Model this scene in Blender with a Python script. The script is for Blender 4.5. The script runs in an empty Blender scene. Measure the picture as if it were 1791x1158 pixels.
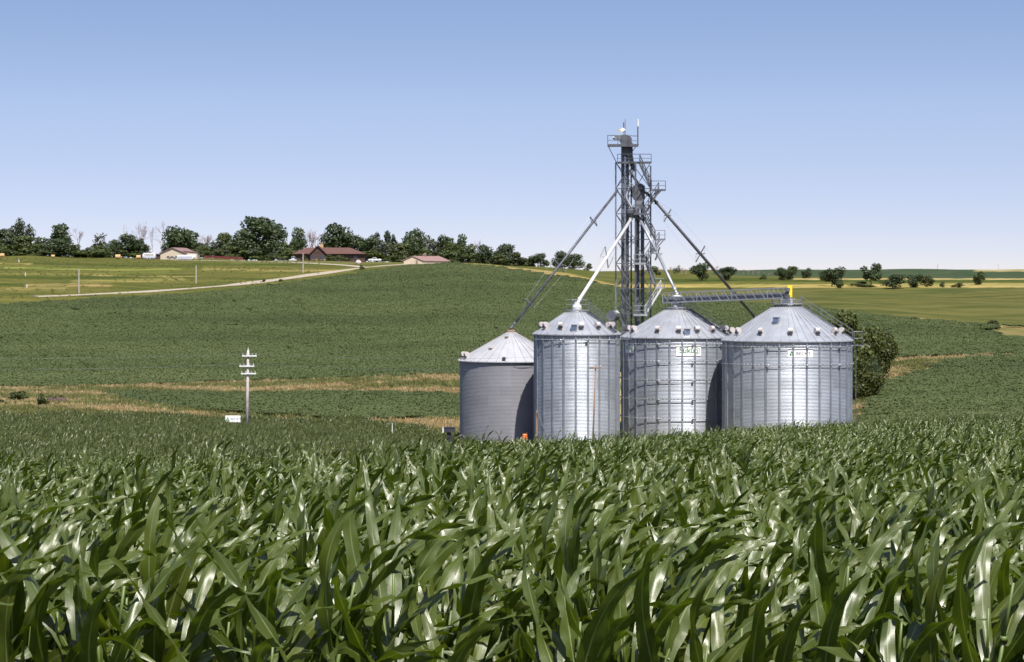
import bpy, math, random
import numpy as np
from mathutils import Vector, Matrix
R = math.radians
random.seed(7); RNG = np.random.default_rng(7)
SC = bpy.context.scene
COL = SC.collection

# ------------------------------------------------------------------ camera, sky, sun, exposure
W, H = 1791.0, 1158.0                 # photograph size; eye at the origin, looking along +Y
CX, F, YH = 895.5, 4229.0, 515.0      # centre column, focal length in photo pixels, level line
cam = bpy.data.cameras.new('camera'); camo = bpy.data.objects.new('camera', cam); COL.objects.link(camo)
camo.rotation_euler = (R(90), 0, 0)
cam.sensor_width = 36; cam.lens = F*36/W
cam.shift_y = -(H/2-YH)/W
cam.clip_start = 0.5; cam.clip_end = 20000
cam.dof.use_dof = True; cam.dof.focus_distance = 17; cam.dof.aperture_fstop = 20
SC.camera = camo
SUN_EL, SUN_AZ = 58, 18               # azimuth: degrees to the right of straight behind the camera
world = bpy.data.worlds.new('World'); SC.world = world; world.use_nodes = True
nt = world.node_tree; nt.nodes.clear()
def wn(t, **k):
    n = nt.nodes.new(t)
    for a, b in k.items(): setattr(n, a, b)
    return n
wo = wn('ShaderNodeOutputWorld'); bg = wn('ShaderNodeBackground'); sky = wn('ShaderNodeTexSky')
sky.sky_type = 'NISHITA'; sky.sun_disc = False; sky.sun_elevation = R(SUN_EL)
sky.sun_rotation = R(180-SUN_AZ); sky.air_density = 1.0; sky.dust_density = 0.6; sky.ozone_density = 2.0; sky.altitude = 300
tc = wn('ShaderNodeTexCoord'); mp = wn('ShaderNodeMapping'); mp.inputs['Scale'].default_value = (1, 1, 3.2)
mp.inputs['Location'].default_value = (0, 0, 0.05)
nrm = wn('ShaderNodeVectorMath', operation='NORMALIZE')
hs = wn('ShaderNodeMixRGB', blend_type='MULTIPLY'); hs.inputs[0].default_value = 1; hs.inputs[2].default_value = (1.02, 0.98, 1.0, 1)
nt.links.new(tc.outputs['Generated'], mp.inputs[0]); nt.links.new(mp.outputs[0], nrm.inputs[0])
nt.links.new(nrm.outputs[0], sky.inputs[0]); nt.links.new(sky.outputs[0], hs.inputs[1])
sz = wn('ShaderNodeSeparateXYZ'); nt.links.new(tc.outputs['Generated'], sz.inputs[0])
cr = wn('ShaderNodeValToRGB'); e = cr.color_ramp.elements; e[0].position = 0.0; e[0].color = (0.88, 0.665, 0.61, 1); e[1].position = 0.13; e[1].color = (1.14, 1.08, 1.02, 1)
x_ = cr.color_ramp.elements.new(0.078); x_.color = (1.27, 1.06, 0.93, 1)
x_ = cr.color_ramp.elements.new(0.036); x_.color = (1.07, 0.84, 0.75, 1)
nt.links.new(sz.outputs[2], cr.inputs[0])
h2 = wn('ShaderNodeMixRGB', blend_type='MULTIPLY'); h2.inputs[0].default_value = 1
nt.links.new(hs.outputs[0], h2.inputs[1]); nt.links.new(cr.outputs[0], h2.inputs[2]); nt.links.new(h2.outputs[0], bg.inputs[0]); nt.links.new(bg.outputs[0], wo.inputs[0])
bg.inputs[1].default_value = 0.105
sl = bpy.data.lights.new('sun', 'SUN'); sl.energy = 4.9; sl.angle = R(0.5); sl.color = (1.0, 0.95, 0.87)
so = bpy.data.objects.new('sun', sl); COL.objects.link(so)
sd = Vector((math.sin(R(SUN_AZ))*math.cos(R(SUN_EL)), -math.cos(R(SUN_AZ))*math.cos(R(SUN_EL)), math.sin(R(SUN_EL))))
so.rotation_euler = sd.to_track_quat('Z', 'Y').to_euler(); so.location = (60, -60, 120)
vs = SC.view_settings; vs.view_transform = 'Standard'; vs.look = 'None'; vs.exposure = 0.9; vs.gamma = 1
SC.render.engine = 'CYCLES'
SC.cycles.max_bounces = 6; SC.cycles.diffuse_bounces = 1; SC.cycles.glossy_bounces = 3; SC.cycles.transmission_bounces = 4
SC.cycles.caustics_reflective = False; SC.cycles.caustics_refractive = False

# ------------------------------------------------------------------ helpers
def P(x, y, D): return Vector(((x-CX)/F*D, D, -(y-YH)/F*D))
def tag(o, label=None, cat=None, group=None, kind=None):
    if label: o['label'] = label
    if cat: o['category'] = cat
    if group: o['group'] = group
    if kind: o['kind'] = kind
    return o
def thing(name, loc, label, cat, group=None):
    o = bpy.data.objects.new(name, None); COL.objects.link(o); o.location = loc
    o.empty_display_size = 0.3
    return tag(o, label, cat, group)
class MB:
    """collects shapes in world coordinates, links them as ONE mesh object relative to its thing's base"""
    def __init__(s): s.v = []; s.f = []; s.m = []
    def poly(s, pts, faces, mi=0):
        b = len(s.v); s.v += [Vector(p) for p in pts]; s.f += [[b+i for i in f] for f in faces]; s.m += [mi]*len(faces)
    def box(s, c, size, rot=None, mi=0):
        c = Vector(c); hx, hy, hz = size[0]/2, size[1]/2, size[2]/2
        pts = [Vector((x, y, z)) for x in (-hx, hx) for y in (-hy, hy) for z in (-hz, hz)]
        if rot is not None:
            M = rot if isinstance(rot, Matrix) else Matrix.Rotation(rot, 3, 'Z'); pts = [M @ p for p in pts]
        s.poly([c+p for p in pts], [[0,1,3,2],[4,6,7,5],[0,4,5,1],[2,3,7,6],[0,2,6,4],[1,5,7,3]], mi)
    def beam(s, a, b, w, h=None, mi=0):
        a, b = Vector(a), Vector(b); d = b-a; L = d.length
        if L < 1e-6: return
        q = d.to_track_quat('Y', 'Z').to_matrix(); s.box((a+b)/2, (w, L, h or w), q, mi)
    def tube(s, a, b, r, n=6, r2=None, cap=True, mi=0):
        a, b = Vector(a), Vector(b); r2 = r if r2 is None else r2
        q = (b-a).to_track_quat('Z', 'Y').to_matrix(); pts = []
        for c, rr in ((a, r), (b, r2)):
            for i in range(n):
                t = 2*math.pi*i/n; pts.append(c+q @ Vector((math.cos(t)*rr, math.sin(t)*rr, 0)))
        fs = [[i, (i+1) % n, n+(i+1) % n, n+i] for i in range(n)]
        if cap: fs += [list(range(n))[::-1], list(range(n, 2*n))]
        s.poly(pts, fs, mi)
    def path(s, pts, r, n=6, mi=0):
        for a, b in zip(pts[:-1], pts[1:]): s.tube(a, b, r, n, mi=mi)
    def lathe(s, c, prof, n=32, mi=0, cap=False):
        c = Vector(c); pts = [c+Vector((math.cos(2*math.pi*i/n)*r, math.sin(2*math.pi*i/n)*r, z)) for r, z in prof for i in range(n)]
        fs = [[k*n+i, k*n+(i+1) % n, (k+1)*n+(i+1) % n, (k+1)*n+i] for k in range(len(prof)-1) for i in range(n)]
        if cap: fs += [list(range(n))[::-1], [(len(prof)-1)*n+i for i in range(n)]]
        s.poly(pts, fs, mi)
    def build(s, name, mats, parent=None, smooth=False, bevel=0):
        org = Vector((0, 0, 0)); q = parent
        while q is not None: org = org+Vector(q.location); q = q.parent
        me = bpy.data.meshes.new(name); me.from_pydata([tuple(v-org) for v in s.v], [], s.f)
        mats = mats if isinstance(mats, (list, tuple)) else [mats]
        for m in mats: me.materials.append(m)
        if len(mats) > 1: me.polygons.foreach_set('material_index', s.m)
        if smooth: me.polygons.foreach_set('use_smooth', [True]*len(s.f))
        me.update()
        o = bpy.data.objects.new(name, me); COL.objects.link(o)
        if parent is not None: o.parent = parent
        if bevel:
            b = o.modifiers.new('bevel', 'BEVEL'); b.width = bevel; b.segments = 2; b.limit_method = 'ANGLE'
        return o
def npmesh(name, v, quads, mat=None, uv=None, smooth=True, tris=None):
    me = bpy.data.meshes.new(name); v = np.asarray(v, np.float32)
    q = np.asarray(quads, np.int32)
    me.vertices.add(len(v)); me.vertices.foreach_set('co', v.ravel())
    k = q.shape[1]; me.loops.add(q.size); me.loops.foreach_set('vertex_index', q.ravel())
    me.polygons.add(len(q)); me.polygons.foreach_set('loop_start', np.arange(0, q.size, k, dtype=np.int32))
    me.polygons.foreach_set('loop_total', np.full(len(q), k, np.int32))
    me.polygons.foreach_set('use_smooth', np.full(len(q), smooth))
    if uv is not None:
        l = me.uv_layers.new(name='UVMap'); l.data.foreach_set('uv', np.asarray(uv, np.float32)[q.ravel()].ravel())
    if mat: me.materials.append(mat)
    me.update(calc_edges=True); me.validate()
    return me

# ------------------------------------------------------------------ materials
def newmat(name):
    m = bpy.data.materials.new(name); m.use_nodes = True; m.node_tree.nodes.clear(); return m
class NT:
    def __init__(s, m): s.t = m.node_tree
    def n(s, ty, ins=None, **k):
        nd = s.t.nodes.new(ty)
        for a, b in k.items(): setattr(nd, a, b)
        for a, b in (ins or {}).items():
            if hasattr(b, 'is_linked') or isinstance(b, bpy.types.NodeSocket): s.t.links.new(b, nd.inputs[a])
            else: nd.inputs[a].default_value = b
        return nd
    def math(s, op, a, b=0.0, clamp=False):
        return s.n('ShaderNodeMath', {0: a, 1: b}, operation=op, use_clamp=clamp).outputs[0]
    def mix(s, f, a, b, blend='MIX'):
        return s.n('ShaderNodeMixRGB', {0: f, 1: a, 2: b}, blend_type=blend).outputs[0]
    def ramp(s, f, stops):
        r = s.n('ShaderNodeValToRGB', {0: f}); e = r.color_ramp.elements
        e[0].position, e[0].color = stops[0]; e[1].position, e[1].color = stops[-1]
        for p, c in stops[1:-1]: x = e.new(p); x.color = c
        return r.outputs[0]
    def noise(s, vec, scale, detail=3, rough=0.55):
        return s.n('ShaderNodeTexNoise', {'Vector': vec, 'Scale': scale, 'Detail': detail, 'Roughness': rough}).outputs['Fac']
    def out(s, sh): s.n('ShaderNodeOutputMaterial', {0: sh})
def g(v): return (v, v, v, 1)
def simple(name, col, rough=0.6, metal=0.0, var=0.25, scale=1.5, spec=0.5, bump=0.0):
    m = newmat(name); t = NT(m); co = t.n('ShaderNodeTexCoord').outputs['Object']
    nz = t.noise(co, scale, 5); c2 = tuple(c*(1-var) for c in col[:3])+(1,); c1 = tuple(min(1, c*(1+var*0.6)) for c in col[:3])+(1,)
    c = t.mix(t.ramp(nz, [(0.35, g(0)), (0.65, g(1))]), c2, c1)
    b = t.n('ShaderNodeBsdfPrincipled', {'Base Color': c, 'Roughness': rough, 'Metallic': metal, 'Specular IOR Level': spec})
    if bump: t.t.links.new(t.n('ShaderNodeBump', {'Strength': bump, 'Height': t.noise(co, scale*8, 4)}).outputs[0], b.inputs['Normal'])
    t.out(b.outputs[0]); return m
def foliage(name, c1, c2, transl=0.25, rough=0.55, spec=0.35):
    m = newmat(name); t = NT(m); geo = t.n('ShaderNodeNewGeometry')
    nz = t.noise(geo.outputs['Position'], 0.6, 4); rnd = t.n('ShaderNodeObjectInfo').outputs['Random']
    isl = geo.outputs['Random Per Island']
    f = t.math('ADD', t.math('MULTIPLY', nz, 0.6), t.math('MULTIPLY', isl, 0.45), True)
    c = t.mix(f, c1+(1,), c2+(1,)); c = t.mix(t.math('MULTIPLY', rnd, 0.35), c, tuple(x*y for x, y in zip(c1, (1.3, 0.9, 0.7)))+(1,))
    b = t.n('ShaderNodeBsdfPrincipled', {'Base Color': c, 'Roughness': rough, 'Specular IOR Level': spec})
    tr = t.n('ShaderNodeBsdfTranslucent', {'Color': t.mix(1.0, c, (1.5, 1.6, 0.6, 1), 'MULTIPLY')})
    t.out(t.n('ShaderNodeMixShader', {0: transl, 1: b.outputs[0], 2: tr.outputs[0]}).outputs[0]); return m
def corn_mat(name, base, dark, gloss=0.5, rough=0.38, midrib=True, transl=0.22):
    m = newmat(name); t = NT(m); uv = t.n('ShaderNodeUVMap').outputs[0]; sp = t.n('ShaderNodeSeparateXYZ', {0: uv})
    u, v = sp.outputs[0], sp.outputs[1]
    geo = t.n('ShaderNodeNewGeometry'); isl = geo.outputs['Random Per Island']; rnd = t.n('ShaderNodeObjectInfo').outputs['Random']
    nz = t.noise(geo.outputs['Position'], 3.0, 3)
    f = t.math('ADD', t.math('MULTIPLY', nz, 0.5), t.math('MULTIPLY', isl, 0.6), True)
    c = t.mix(f, dark+(1,), base+(1,))
    c = t.mix(t.math('MULTIPLY', rnd, 0.3), c, (base[0]*1.45, base[1]*1.12, base[2]*0.9, 1))
    d = t.math('ABSOLUTE', t.math('SUBTRACT', u, 0.5))
    b_in = {}
    if midrib:
        vein = t.math('SINE', t.math('MULTIPLY', u, 120.0))
        c = t.mix(t.math('MULTIPLY', t.math('ADD', vein, 1.0), 0.10), c, (base[0]*1.9, base[1]*1.5, base[2]*1.7, 1))
        rib = t.math('SUBTRACT', 1.0, t.math('MULTIPLY', d, 17.0), True)
        rib = t.math('MULTIPLY', rib, t.math('SUBTRACT', 1.0, v, True))
        c = t.mix(t.math('MULTIPLY', rib, 0.85), c, (0.34, 0.38, 0.20, 1))
        tip = t.math('MULTIPLY', t.math('GREATER_THAN', t.math('ADD', v, t.math('MULTIPLY', nz, 0.12)), 1.0), t.math('GREATER_THAN', isl, 0.86))
        c = t.mix(tip, c, (0.30, 0.22, 0.09, 1))
        bp = t.n('ShaderNodeBump', {'Strength': 0.25, 'Distance': 0.004, 'Height': t.math('ADD', vein, t.math('MULTIPLY', nz, 3.0))})
        b_in['Normal'] = bp.outputs[0]
    b = t.n('ShaderNodeBsdfPrincipled', dict({'Base Color': c, 'Roughness': rough, 'Specular IOR Level': gloss}, **b_in))
    tr = t.n('ShaderNodeBsdfTranslucent', {'Color': t.mix(1.0, c, (2.0, 2.2, 0.5, 1), 'MULTIPLY')})
    t.out(t.n('ShaderNodeMixShader', {0: transl, 1: b.outputs[0], 2: tr.outputs[0]}).outputs[0]); return m
def bin_wall(name, col, metal, rough, pitch=0.15, amp=0.02, nsheet=14, var=0.12, seam_s=0.35):
    m = newmat(name); t = NT(m); co = t.n('ShaderNodeTexCoord').outputs['Object']; sp = t.n('ShaderNodeSeparateXYZ', {0: co})
    z = sp.outputs[2]; ang = t.math('ARCTAN2', sp.outputs[0], sp.outputs[1])
    ring = t.math('FLOOR', t.math('DIVIDE', z, 1.12))
    sh = t.math('FLOOR', t.math('ADD', t.math('MULTIPLY', ang, nsheet/6.2832), t.math('MULTIPLY', ring, 0.5)))
    wv = t.n('ShaderNodeTexWhiteNoise', {'Vector': t.n('ShaderNodeCombineXYZ', {0: ring, 1: sh}).outputs[0]}, noise_dimensions='3D').outputs[0]
    st = t.n('ShaderNodeMapping', {'Vector': co, 'Scale': (1, 1, 0.25)}).outputs[0]
    nz = t.noise(st, 1.3, 6, 0.6); sp2 = t.noise(co, 9.0, 4)
    f = t.math('ADD', t.math('MULTIPLY', wv, 0.55), t.math('MULTIPLY', nz, 0.5), True)
    c = t.mix(f, tuple(x*(1-var*1.6) for x in col)+(1,), tuple(min(1, x*(1+var)) for x in col)+(1,))
    c = t.mix(t.math('MULTIPLY', t.math('GREATER_THAN', sp2, 0.68), 0.1), c, (0.3, 0.3, 0.31, 1))
    seam = t.math('LESS_THAN', t.math('FRACT', t.math('DIVIDE', z, 1.12)), 0.035)
    c = t.mix(t.math('MULTIPLY', seam, seam_s), c, (0.16, 0.17, 0.19, 1))
    s = t.math('SINE', t.math('MULTIPLY', z, 6.2832/pitch))
    bp = t.n('ShaderNodeBump', {'Strength': 1.0, 'Distance': amp, 'Height': s})
    b = t.n('ShaderNodeBsdfPrincipled', {'Base Color': c, 'Metallic': metal, 'Normal': bp.outputs[0],
            'Roughness': t.math('ADD', rough, t.math('MULTIPLY', nz, 0.12))})
    t.out(b.outputs[0]); return m
M = {}
M['corn'] = corn_mat('corn_leaf', (0.068, 0.098, 0.012), (0.020, 0.036, 0.003), gloss=0.72, rough=0.34, transl=0.24)
M['corn_far'] = corn_mat('corn_leaf_distant', (0.098, 0.122, 0.034), (0.038, 0.056, 0.012), midrib=False, gloss=0.8, rough=0.45)
m_ = newmat('bean_leaves'); t_ = NT(m_); gp_ = t_.n('ShaderNodeNewGeometry')
ps_ = t_.n('ShaderNodeMapping', {'Vector': gp_.outputs['Position'], 'Scale': (0.35, 1, 1)}).outputs[0]
fb_ = t_.math('ADD', t_.math('MULTIPLY', t_.noise(ps_, 0.035, 5, 0.6), 0.75), t_.math('MULTIPLY', gp_.outputs['Random Per Island'], 0.3), True)
cb_ = t_.ramp(fb_, [(0.25, (0.029, 0.043, 0.014, 1)), (0.5, (0.048, 0.065, 0.020, 1)), (0.78, (0.080, 0.096, 0.036, 1))])
bb_ = t_.n('ShaderNodeBsdfPrincipled', {'Base Color': cb_, 'Roughness': 0.7, 'Specular IOR Level': 0.25})
tb_ = t_.n('ShaderNodeBsdfTranslucent', {'Color': t_.mix(1.0, cb_, (1.5, 1.6, 0.6, 1), 'MULTIPLY')})
t_.out(t_.n('ShaderNodeMixShader', {0: 0.18, 1: bb_.outputs[0], 2: tb_.outputs[0]}).outputs[0]); M['bean'] = m_
M['stalk'] = simple('corn_stalk', (0.075, 0.11, 0.022), 0.5, var=0.3, scale=6)
M['galv'] = bin_wall('galvanised_corrugated', (0.335, 0.362, 0.415), 0.55, 0.46, amp=0.014, var=0.18)
M['galv_old'] = bin_wall('weathered_corrugated', (0.205, 0.205, 0.228), 0.25, 0.55, var=0.10, amp=0.006, seam_s=0.15)
M['roof'] = simple('galvanised_roof_sheet', (0.355, 0.368, 0.40), 0.42, 0.5, var=0.12, scale=0.8)
M['roof_old'] = simple('weathered_roof_sheet', (0.345, 0.345, 0.365), 0.5, 0.2, var=0.1, scale=0.7)
M['stiff'] = simple('stiffener_steel', (0.29, 0.315, 0.36), 0.45, 0.7, var=0.15)
M['steel'] = simple('galvanised_steel', (0.31, 0.33, 0.36), 0.5, 0.6, var=0.2)
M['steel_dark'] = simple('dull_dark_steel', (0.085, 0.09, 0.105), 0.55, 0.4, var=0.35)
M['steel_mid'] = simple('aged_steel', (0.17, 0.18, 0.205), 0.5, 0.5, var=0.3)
M['bright'] = simple('pale_sunlit_galvanised', (0.52, 0.52, 0.52), 0.45, 0.2, var=0.06)  # paler copy of the galvanised steel; the spout's sunlit brightness is in the colour
M['vent'] = simple('vent_hood_sheet', (0.46, 0.42, 0.415), 0.5, 0.12, var=0.1)
M['blackish'] = simple('dark_opening', (0.02, 0.022, 0.03), 0.6)
M['lid'] = simple('smooth_hatch_lid', (0.22, 0.30, 0.46), 0.12, 0.9, var=0.1)  # blue of the reflected sky is put into the lid colour
M['yellow'] = simple('yellow_guard_paint', (0.78, 0.55, 0.02), 0.4, var=0.1)
M['white'] = simple('white_paint', (0.58, 0.58, 0.58), 0.4, var=0.06)
M['sign_white'] = simple('sign_panel_white', (0.80, 0.80, 0.80), 0.4, var=0.05)
M['green'] = simple('green_lettering', (0.03, 0.17, 0.05), 0.5, var=0.05)
M['black'] = simple('grey_lettering', (0.10, 0.10, 0.12), 0.5, var=0.05)
M['wood'] = simple('weathered_wood', (0.34, 0.29, 0.26), 0.8, var=0.3, scale=4)
M['wood_pale'] = simple('sun_bleached_wood', (0.36, 0.32, 0.305), 0.8, var=0.25, scale=3)
M['wood_brown'] = simple('brown_wood', (0.20, 0.13, 0.09), 0.8, var=0.25, scale=3)
M['porcelain'] = simple('porcelain', (0.6, 0.6, 0.6), 0.2)
M['orange'] = simple('orange_plastic', (0.85, 0.16, 0.02), 0.4, var=0.1)
M['gravel'] = simple('pale_gravel', (0.28, 0.235, 0.175), 0.95, var=0.2, scale=0.8)
M['cream'] = simple('cream_siding', (0.40, 0.335, 0.255), 0.7, var=0.06)
M['pinkroof'] = simple('pinkish_metal_roof', (0.19, 0.115, 0.105), 0.5, var=0.1)
M['brownroof'] = simple('brown_shingles', (0.078, 0.035, 0.027), 0.85, var=0.2, scale=2)
M['brownwall'] = simple('dark_brown_siding', (0.05, 0.027, 0.022), 0.8, var=0.25, scale=2)
M['purpleroof'] = simple('dull_purple_roof', (0.13, 0.085, 0.13), 0.6, var=0.1)
M['glass'] = simple('window_glass', (0.03, 0.035, 0.045), 0.08, var=0.1)
M['rubber'] = simple('tyre_rubber', (0.02, 0.02, 0.02), 0.8)
M['silver'] = simple('silver_paint', (0.42, 0.44, 0.50), 0.35, 0.3, var=0.1)
M['darkpaint'] = simple('dark_blue_grey_paint', (0.07, 0.09, 0.11), 0.35, var=0.1)
M['red'] = simple('dull_red_paint', (0.12, 0.018, 0.016), 0.6, var=0.3)
M['straw'] = simple('straw', (0.42, 0.27, 0.13), 0.9, var=0.25, scale=4, bump=0.4)
M['stone'] = simple('pale_boulder', (0.38, 0.32, 0.30), 0.9, var=0.3, scale=2, bump=0.5)
M['bark'] = simple('bark', (0.10, 0.085, 0.07), 0.9, var=0.3, scale=3)
M['deadbark'] = simple('bare_grey_branches', (0.27, 0.225, 0.23), 0.9, var=0.2, scale=3)
M['redbare'] = simple('bare_reddish_branches', (0.26, 0.18, 0.18), 0.9, var=0.2, scale=3)
M['leaf'] = foliage('tree_leaves', (0.016, 0.030, 0.010), (0.050, 0.072, 0.022), 0.15)
M['leaf_b'] = foliage('tree_leaves_olive', (0.030, 0.046, 0.012), (0.075, 0.095, 0.025), 0.18)
M['leaf_c'] = foliage('tree_leaves_grey', (0.030, 0.042, 0.022), (0.075, 0.088, 0.045), 0.15)
M['leaf_d'] = foliage('tree_leaves_yellowish', (0.019, 0.030, 0.004), (0.072, 0.085, 0.010), 0.2)
M['dry'] = foliage('dry_grass_blades', (0.205, 0.16, 0.075), (0.39, 0.31, 0.17), 0.2)
M['weed'] = foliage('green_weeds', (0.07, 0.085, 0.025), (0.20, 0.20, 0.07), 0.25)

# ------------------------------------------------------------------ terrain: (distance, ground height) down each bearing
NEAR = [(3, -2.6), (8, -2.95), (11, -3.14), (20, -3.70)]
FAR = [(2200, 0), (6000, -40)]
PROF = {
 -500: [(28,-3.98),(60,-6.5),(95,-8.5),(180,-11.9),(258,-14.2),(285,-13.3),(345,-13.8),(450,-11.8),(560,-5.8),(622,-2.2),(700,2.8),(800,8.6),(930,14.6),(1000,16.4),(1400,18)],
 0: [(28,-4.22),(45,-5.9),(60,-7.5),(80,-8.7),(100,-9.2),(180,-12.3),(262,-14.9),(285,-13.6),(345,-13.7),(450,-11.6),(560,-5.4),(622,-1.8),(700,3.3),(800,8.9),(930,14.5),(1000,16.2),(1400,18)],
 200: [(28,-4.22),(45,-5.9),(60,-7.4),(80,-8.6),(100,-9.2),(180,-12.5),(266,-15.1),(287,-14.0),(345,-13.6),(450,-11.6),(560,-5.8),(622,-1.8),(700,3.3),(800,8.6),(930,13.9),(1000,15.4),(1400,17)],
 400: [(29,-4.22),(46,-5.8),(60,-7.3),(80,-8.5),(100,-9.2),(180,-12.6),(256,-15.6),(275,-16.1),(297,-14.7),(350,-13.9),(450,-11.8),(560,-6.4),(640,-0.2),(760,6.65),(900,12.55),(960,13.8),(1400,15)],
 600: [(34,-4.5),(50,-6.1),(70,-7.8),(100,-9.3),(180,-12.9),(280,-16.8),(300,-15.3),(352,-13.15),(460,-11.3),(580,-5.6),(760,5.5),(820,8.8),(930,12.7),(1000,13.2),(1400,14)],
 800: [(45,-5.0),(75,-7.2),(120,-10.3),(190,-14.0),(262,-17.6),(300,-15.8),(352,-12.4),(480,-10),(600,-3.6),(740,6.6),(795,10.1),(850,11.0),(960,10.8),(1400,8)],
 900: [(62,-6.0),(90,-8.1),(140,-11.8),(200,-14.9),(245,-17.2),(300,-16),(352,-12.4),(480,-10.9),(600,-4.1),(725,4.3),(770,7.9),(850,10),(960,10),(1400,10)],
 1000: [(80,-7.05),(100,-8.4),(150,-12.4),(240,-17.0),(300,-16),(352,-12.6),(480,-11.0),(600,-4.3),(720,3.6),(780,7.4),(850,8.6),(1000,9.0),(1400,12.6)],
 1200: [(110,-8.6),(150,-11.6),(240,-16.2),(300,-16),(350,-13.5),(480,-9.9),(600,-3.5),(650,-1.4),(700,1.5),(790,4.6),(900,7.2),(1000,8.7),(1300,12.8),(1400,14)],
 1400: [(125,-9.05),(170,-12.3),(240,-15.5),(300,-15.3),(350,-13),(450,-9.6),(560,-4.0),(640,-0.85),(720,2.55),(800,4.9),(900,6.6),(1100,8.8),(1400,13.9)],
 1600: [(135,-9.25),(180,-11.8),(235,-13.7),(300,-13.3),(350,-11.8),(372,-10.2),(385,-9.75),(395,-10.2),(470,-8.5),(550,-5.6),(650,-0.8),(740,2.6),(780,3.5),(900,6),(1100,8.8),(1400,14.2)],
 1791: [(145,-9.5),(185,-11.6),(235,-13.5),(300,-13.4),(350,-11.7),(375,-9.95),(388,-9.55),(398,-10.0),(470,-9.0),(540,-6.9),(640,-1.25),(740,2.3),(800,3.6),(900,5.5),(1100,8.3),(1400,14.1)],
 2300: [(150,-9.4),(190,-11.7),(240,-13.4),(300,-13.2),(350,-11.5),(380,-9.8),(398,-9.9),(470,-9.0),(540,-7.0),(640,-1.3),(740,2.2),(800,3.4),(900,5.3),(1100,8.1),(1400,14)],
}
def pchip(x, y, xi):
    x = np.asarray(x, float); y = np.asarray(y, float); h = np.diff(x); dl = np.diff(y)/h; d = np.zeros_like(y)
    for i in range(1, len(x)-1):
        if dl[i-1]*dl[i] > 0:
            w1, w2 = 2*h[i]+h[i-1], h[i]+2*h[i-1]; d[i] = (w1+w2)/(w1/dl[i-1]+w2/dl[i])
    d[0], d[-1] = dl[0], dl[-1]
    k = np.clip(np.searchsorted(x, xi)-1, 0, len(x)-2); t = (xi-x[k])/h[k]
    return ((1+2*t)*(1-t)**2*y[k]+t*(1-t)**2*h[k]*d[k]+t*t*(3-2*t)*y[k+1]+t*t*(t-1)*h[k]*d[k+1])
DG = np.exp(np.linspace(math.log(3.2), math.log(1500), 900)); DG = np.concatenate([DG, np.exp(np.linspace(math.log(1530), math.log(5900), 24))])
XG = np.concatenate([np.linspace(-4200, -520, 12), np.linspace(-500, 2300, 281), np.linspace(2330, 6000, 12)])
keys = sorted(PROF); tab = []
for k in keys:
    pr = NEAR+PROF[k]+FAR; tab.append(pchip([p[0] for p in pr], [p[1] for p in pr], DG))
tab = np.array(tab)
GT = np.array([pchip(keys, tab[:, j], np.clip(XG, keys[0], keys[-1])) for j in range(len(DG))])     # [D, x]
_u = XG[None, :]; _d = DG[:, None]
amp = np.clip((_d-330)/200, 0, 1)
GT = GT+amp*(0.22*np.sin(_u*0.021*_d/500+_d*0.013)+0.18*np.sin(_u*0.011*_d/500-_d*0.021+1.3))
def ground(x, D):
    x = np.atleast_1d(np.asarray(x, float)); D = np.atleast_1d(np.asarray(D, float))
    i = np.clip(np.searchsorted(XG, x)-1, 0, len(XG)-2); j = np.clip(np.searchsorted(DG, D)-1, 0, len(DG)-2)
    tx = np.clip((x-XG[i])/(XG[i+1]-XG[i]), 0, 1); td = np.clip((D-DG[j])/(DG[j+1]-DG[j]), 0, 1)
    return (GT[j, i]*(1-tx)+GT[j, i+1]*tx)*(1-td)+(GT[j+1, i]*(1-tx)+GT[j+1, i+1]*tx)*td
def gz(X, D): return float(ground(CX+F*X/D, D)[0])
def G3(X, D): return Vector((X, D, gz(X, D)))
_DS = np.exp(np.linspace(math.log(290), math.log(1450), 2400))
def hit(x, y, h=0.0, dmin=290):
    z = ground(np.full(len(_DS), x), _DS)+h; yy = YH-F*z/_DS
    ok = np.where((yy <= y) & (_DS >= dmin))[0]
    return float(_DS[ok[0]]) if len(ok) else 1000.0
def at(x, y, h=0.0, dmin=290): D = hit(x, y, h, dmin); return Vector(((x-CX)/F*D, D, float(ground(x, D)[0])))
def curve(pts, h=0.0, dmin=290, step=20):
    xs = np.arange(pts[0][0], pts[-1][0]+1, step); ys = np.interp(xs, [p[0] for p in pts], [p[1] for p in pts])
    return xs, np.array([hit(a, b, h, dmin) for a, b in zip(xs, ys)])
# field boundaries (bearing, distance)
D1 = ([-600,0,200,400,600,740,800,880,950,1100,1400,1500,2400], [264,264,270,281,288,280,262,252,244,240,236,205,200])
f3_top = curve([(-520,532),(0,526),(110,520),(250,513),(400,503),(500,491),(600,477),(700,462),(780,456),(860,461),(1000,480),(1075,497),(1150,512),(1250,521),(1400,529),(1500,541),(1650,556),(1791,564),(2320,590)], 1.2)
f3_bot = curve([(-520,686),(0,681),(120,680),(300,675),(430,670),(600,665),(800,657),(1000,655),(1300,640),(1500,630),(1600,628),(1700,624),(1791,621),(2320,612)], 0.0)
f2 = ([190,230,300,420,600,800,930], [330,334,336,337,332,328,327], [324,308,299,295,297,302,306])
f4 = ([1440,1490,1530,1580,1640,1700,1791,2320], [250,250,322,346,366,373,376,379])
road_px = [(60,519),(110,517.5),(250,511),(400,500),(500,487.5),(560,479),(630,469),(700,463),(760,459)]

vx = (XG[None, :]-CX)/F*DG[:, None]; vy = np.broadcast_to(DG[:, None], vx.shape)
co = np.stack([vx, vy, GT], -1).reshape(-1, 3); nD, nX = len(DG), len(XG)
idx = np.arange(nD*nX).reshape(nD, nX)
q = np.stack([idx[:-1, :-1], idx[:-1, 1:], idx[1:, 1:], idx[1:, :-1]], -1).reshape(-1, 4)
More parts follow.
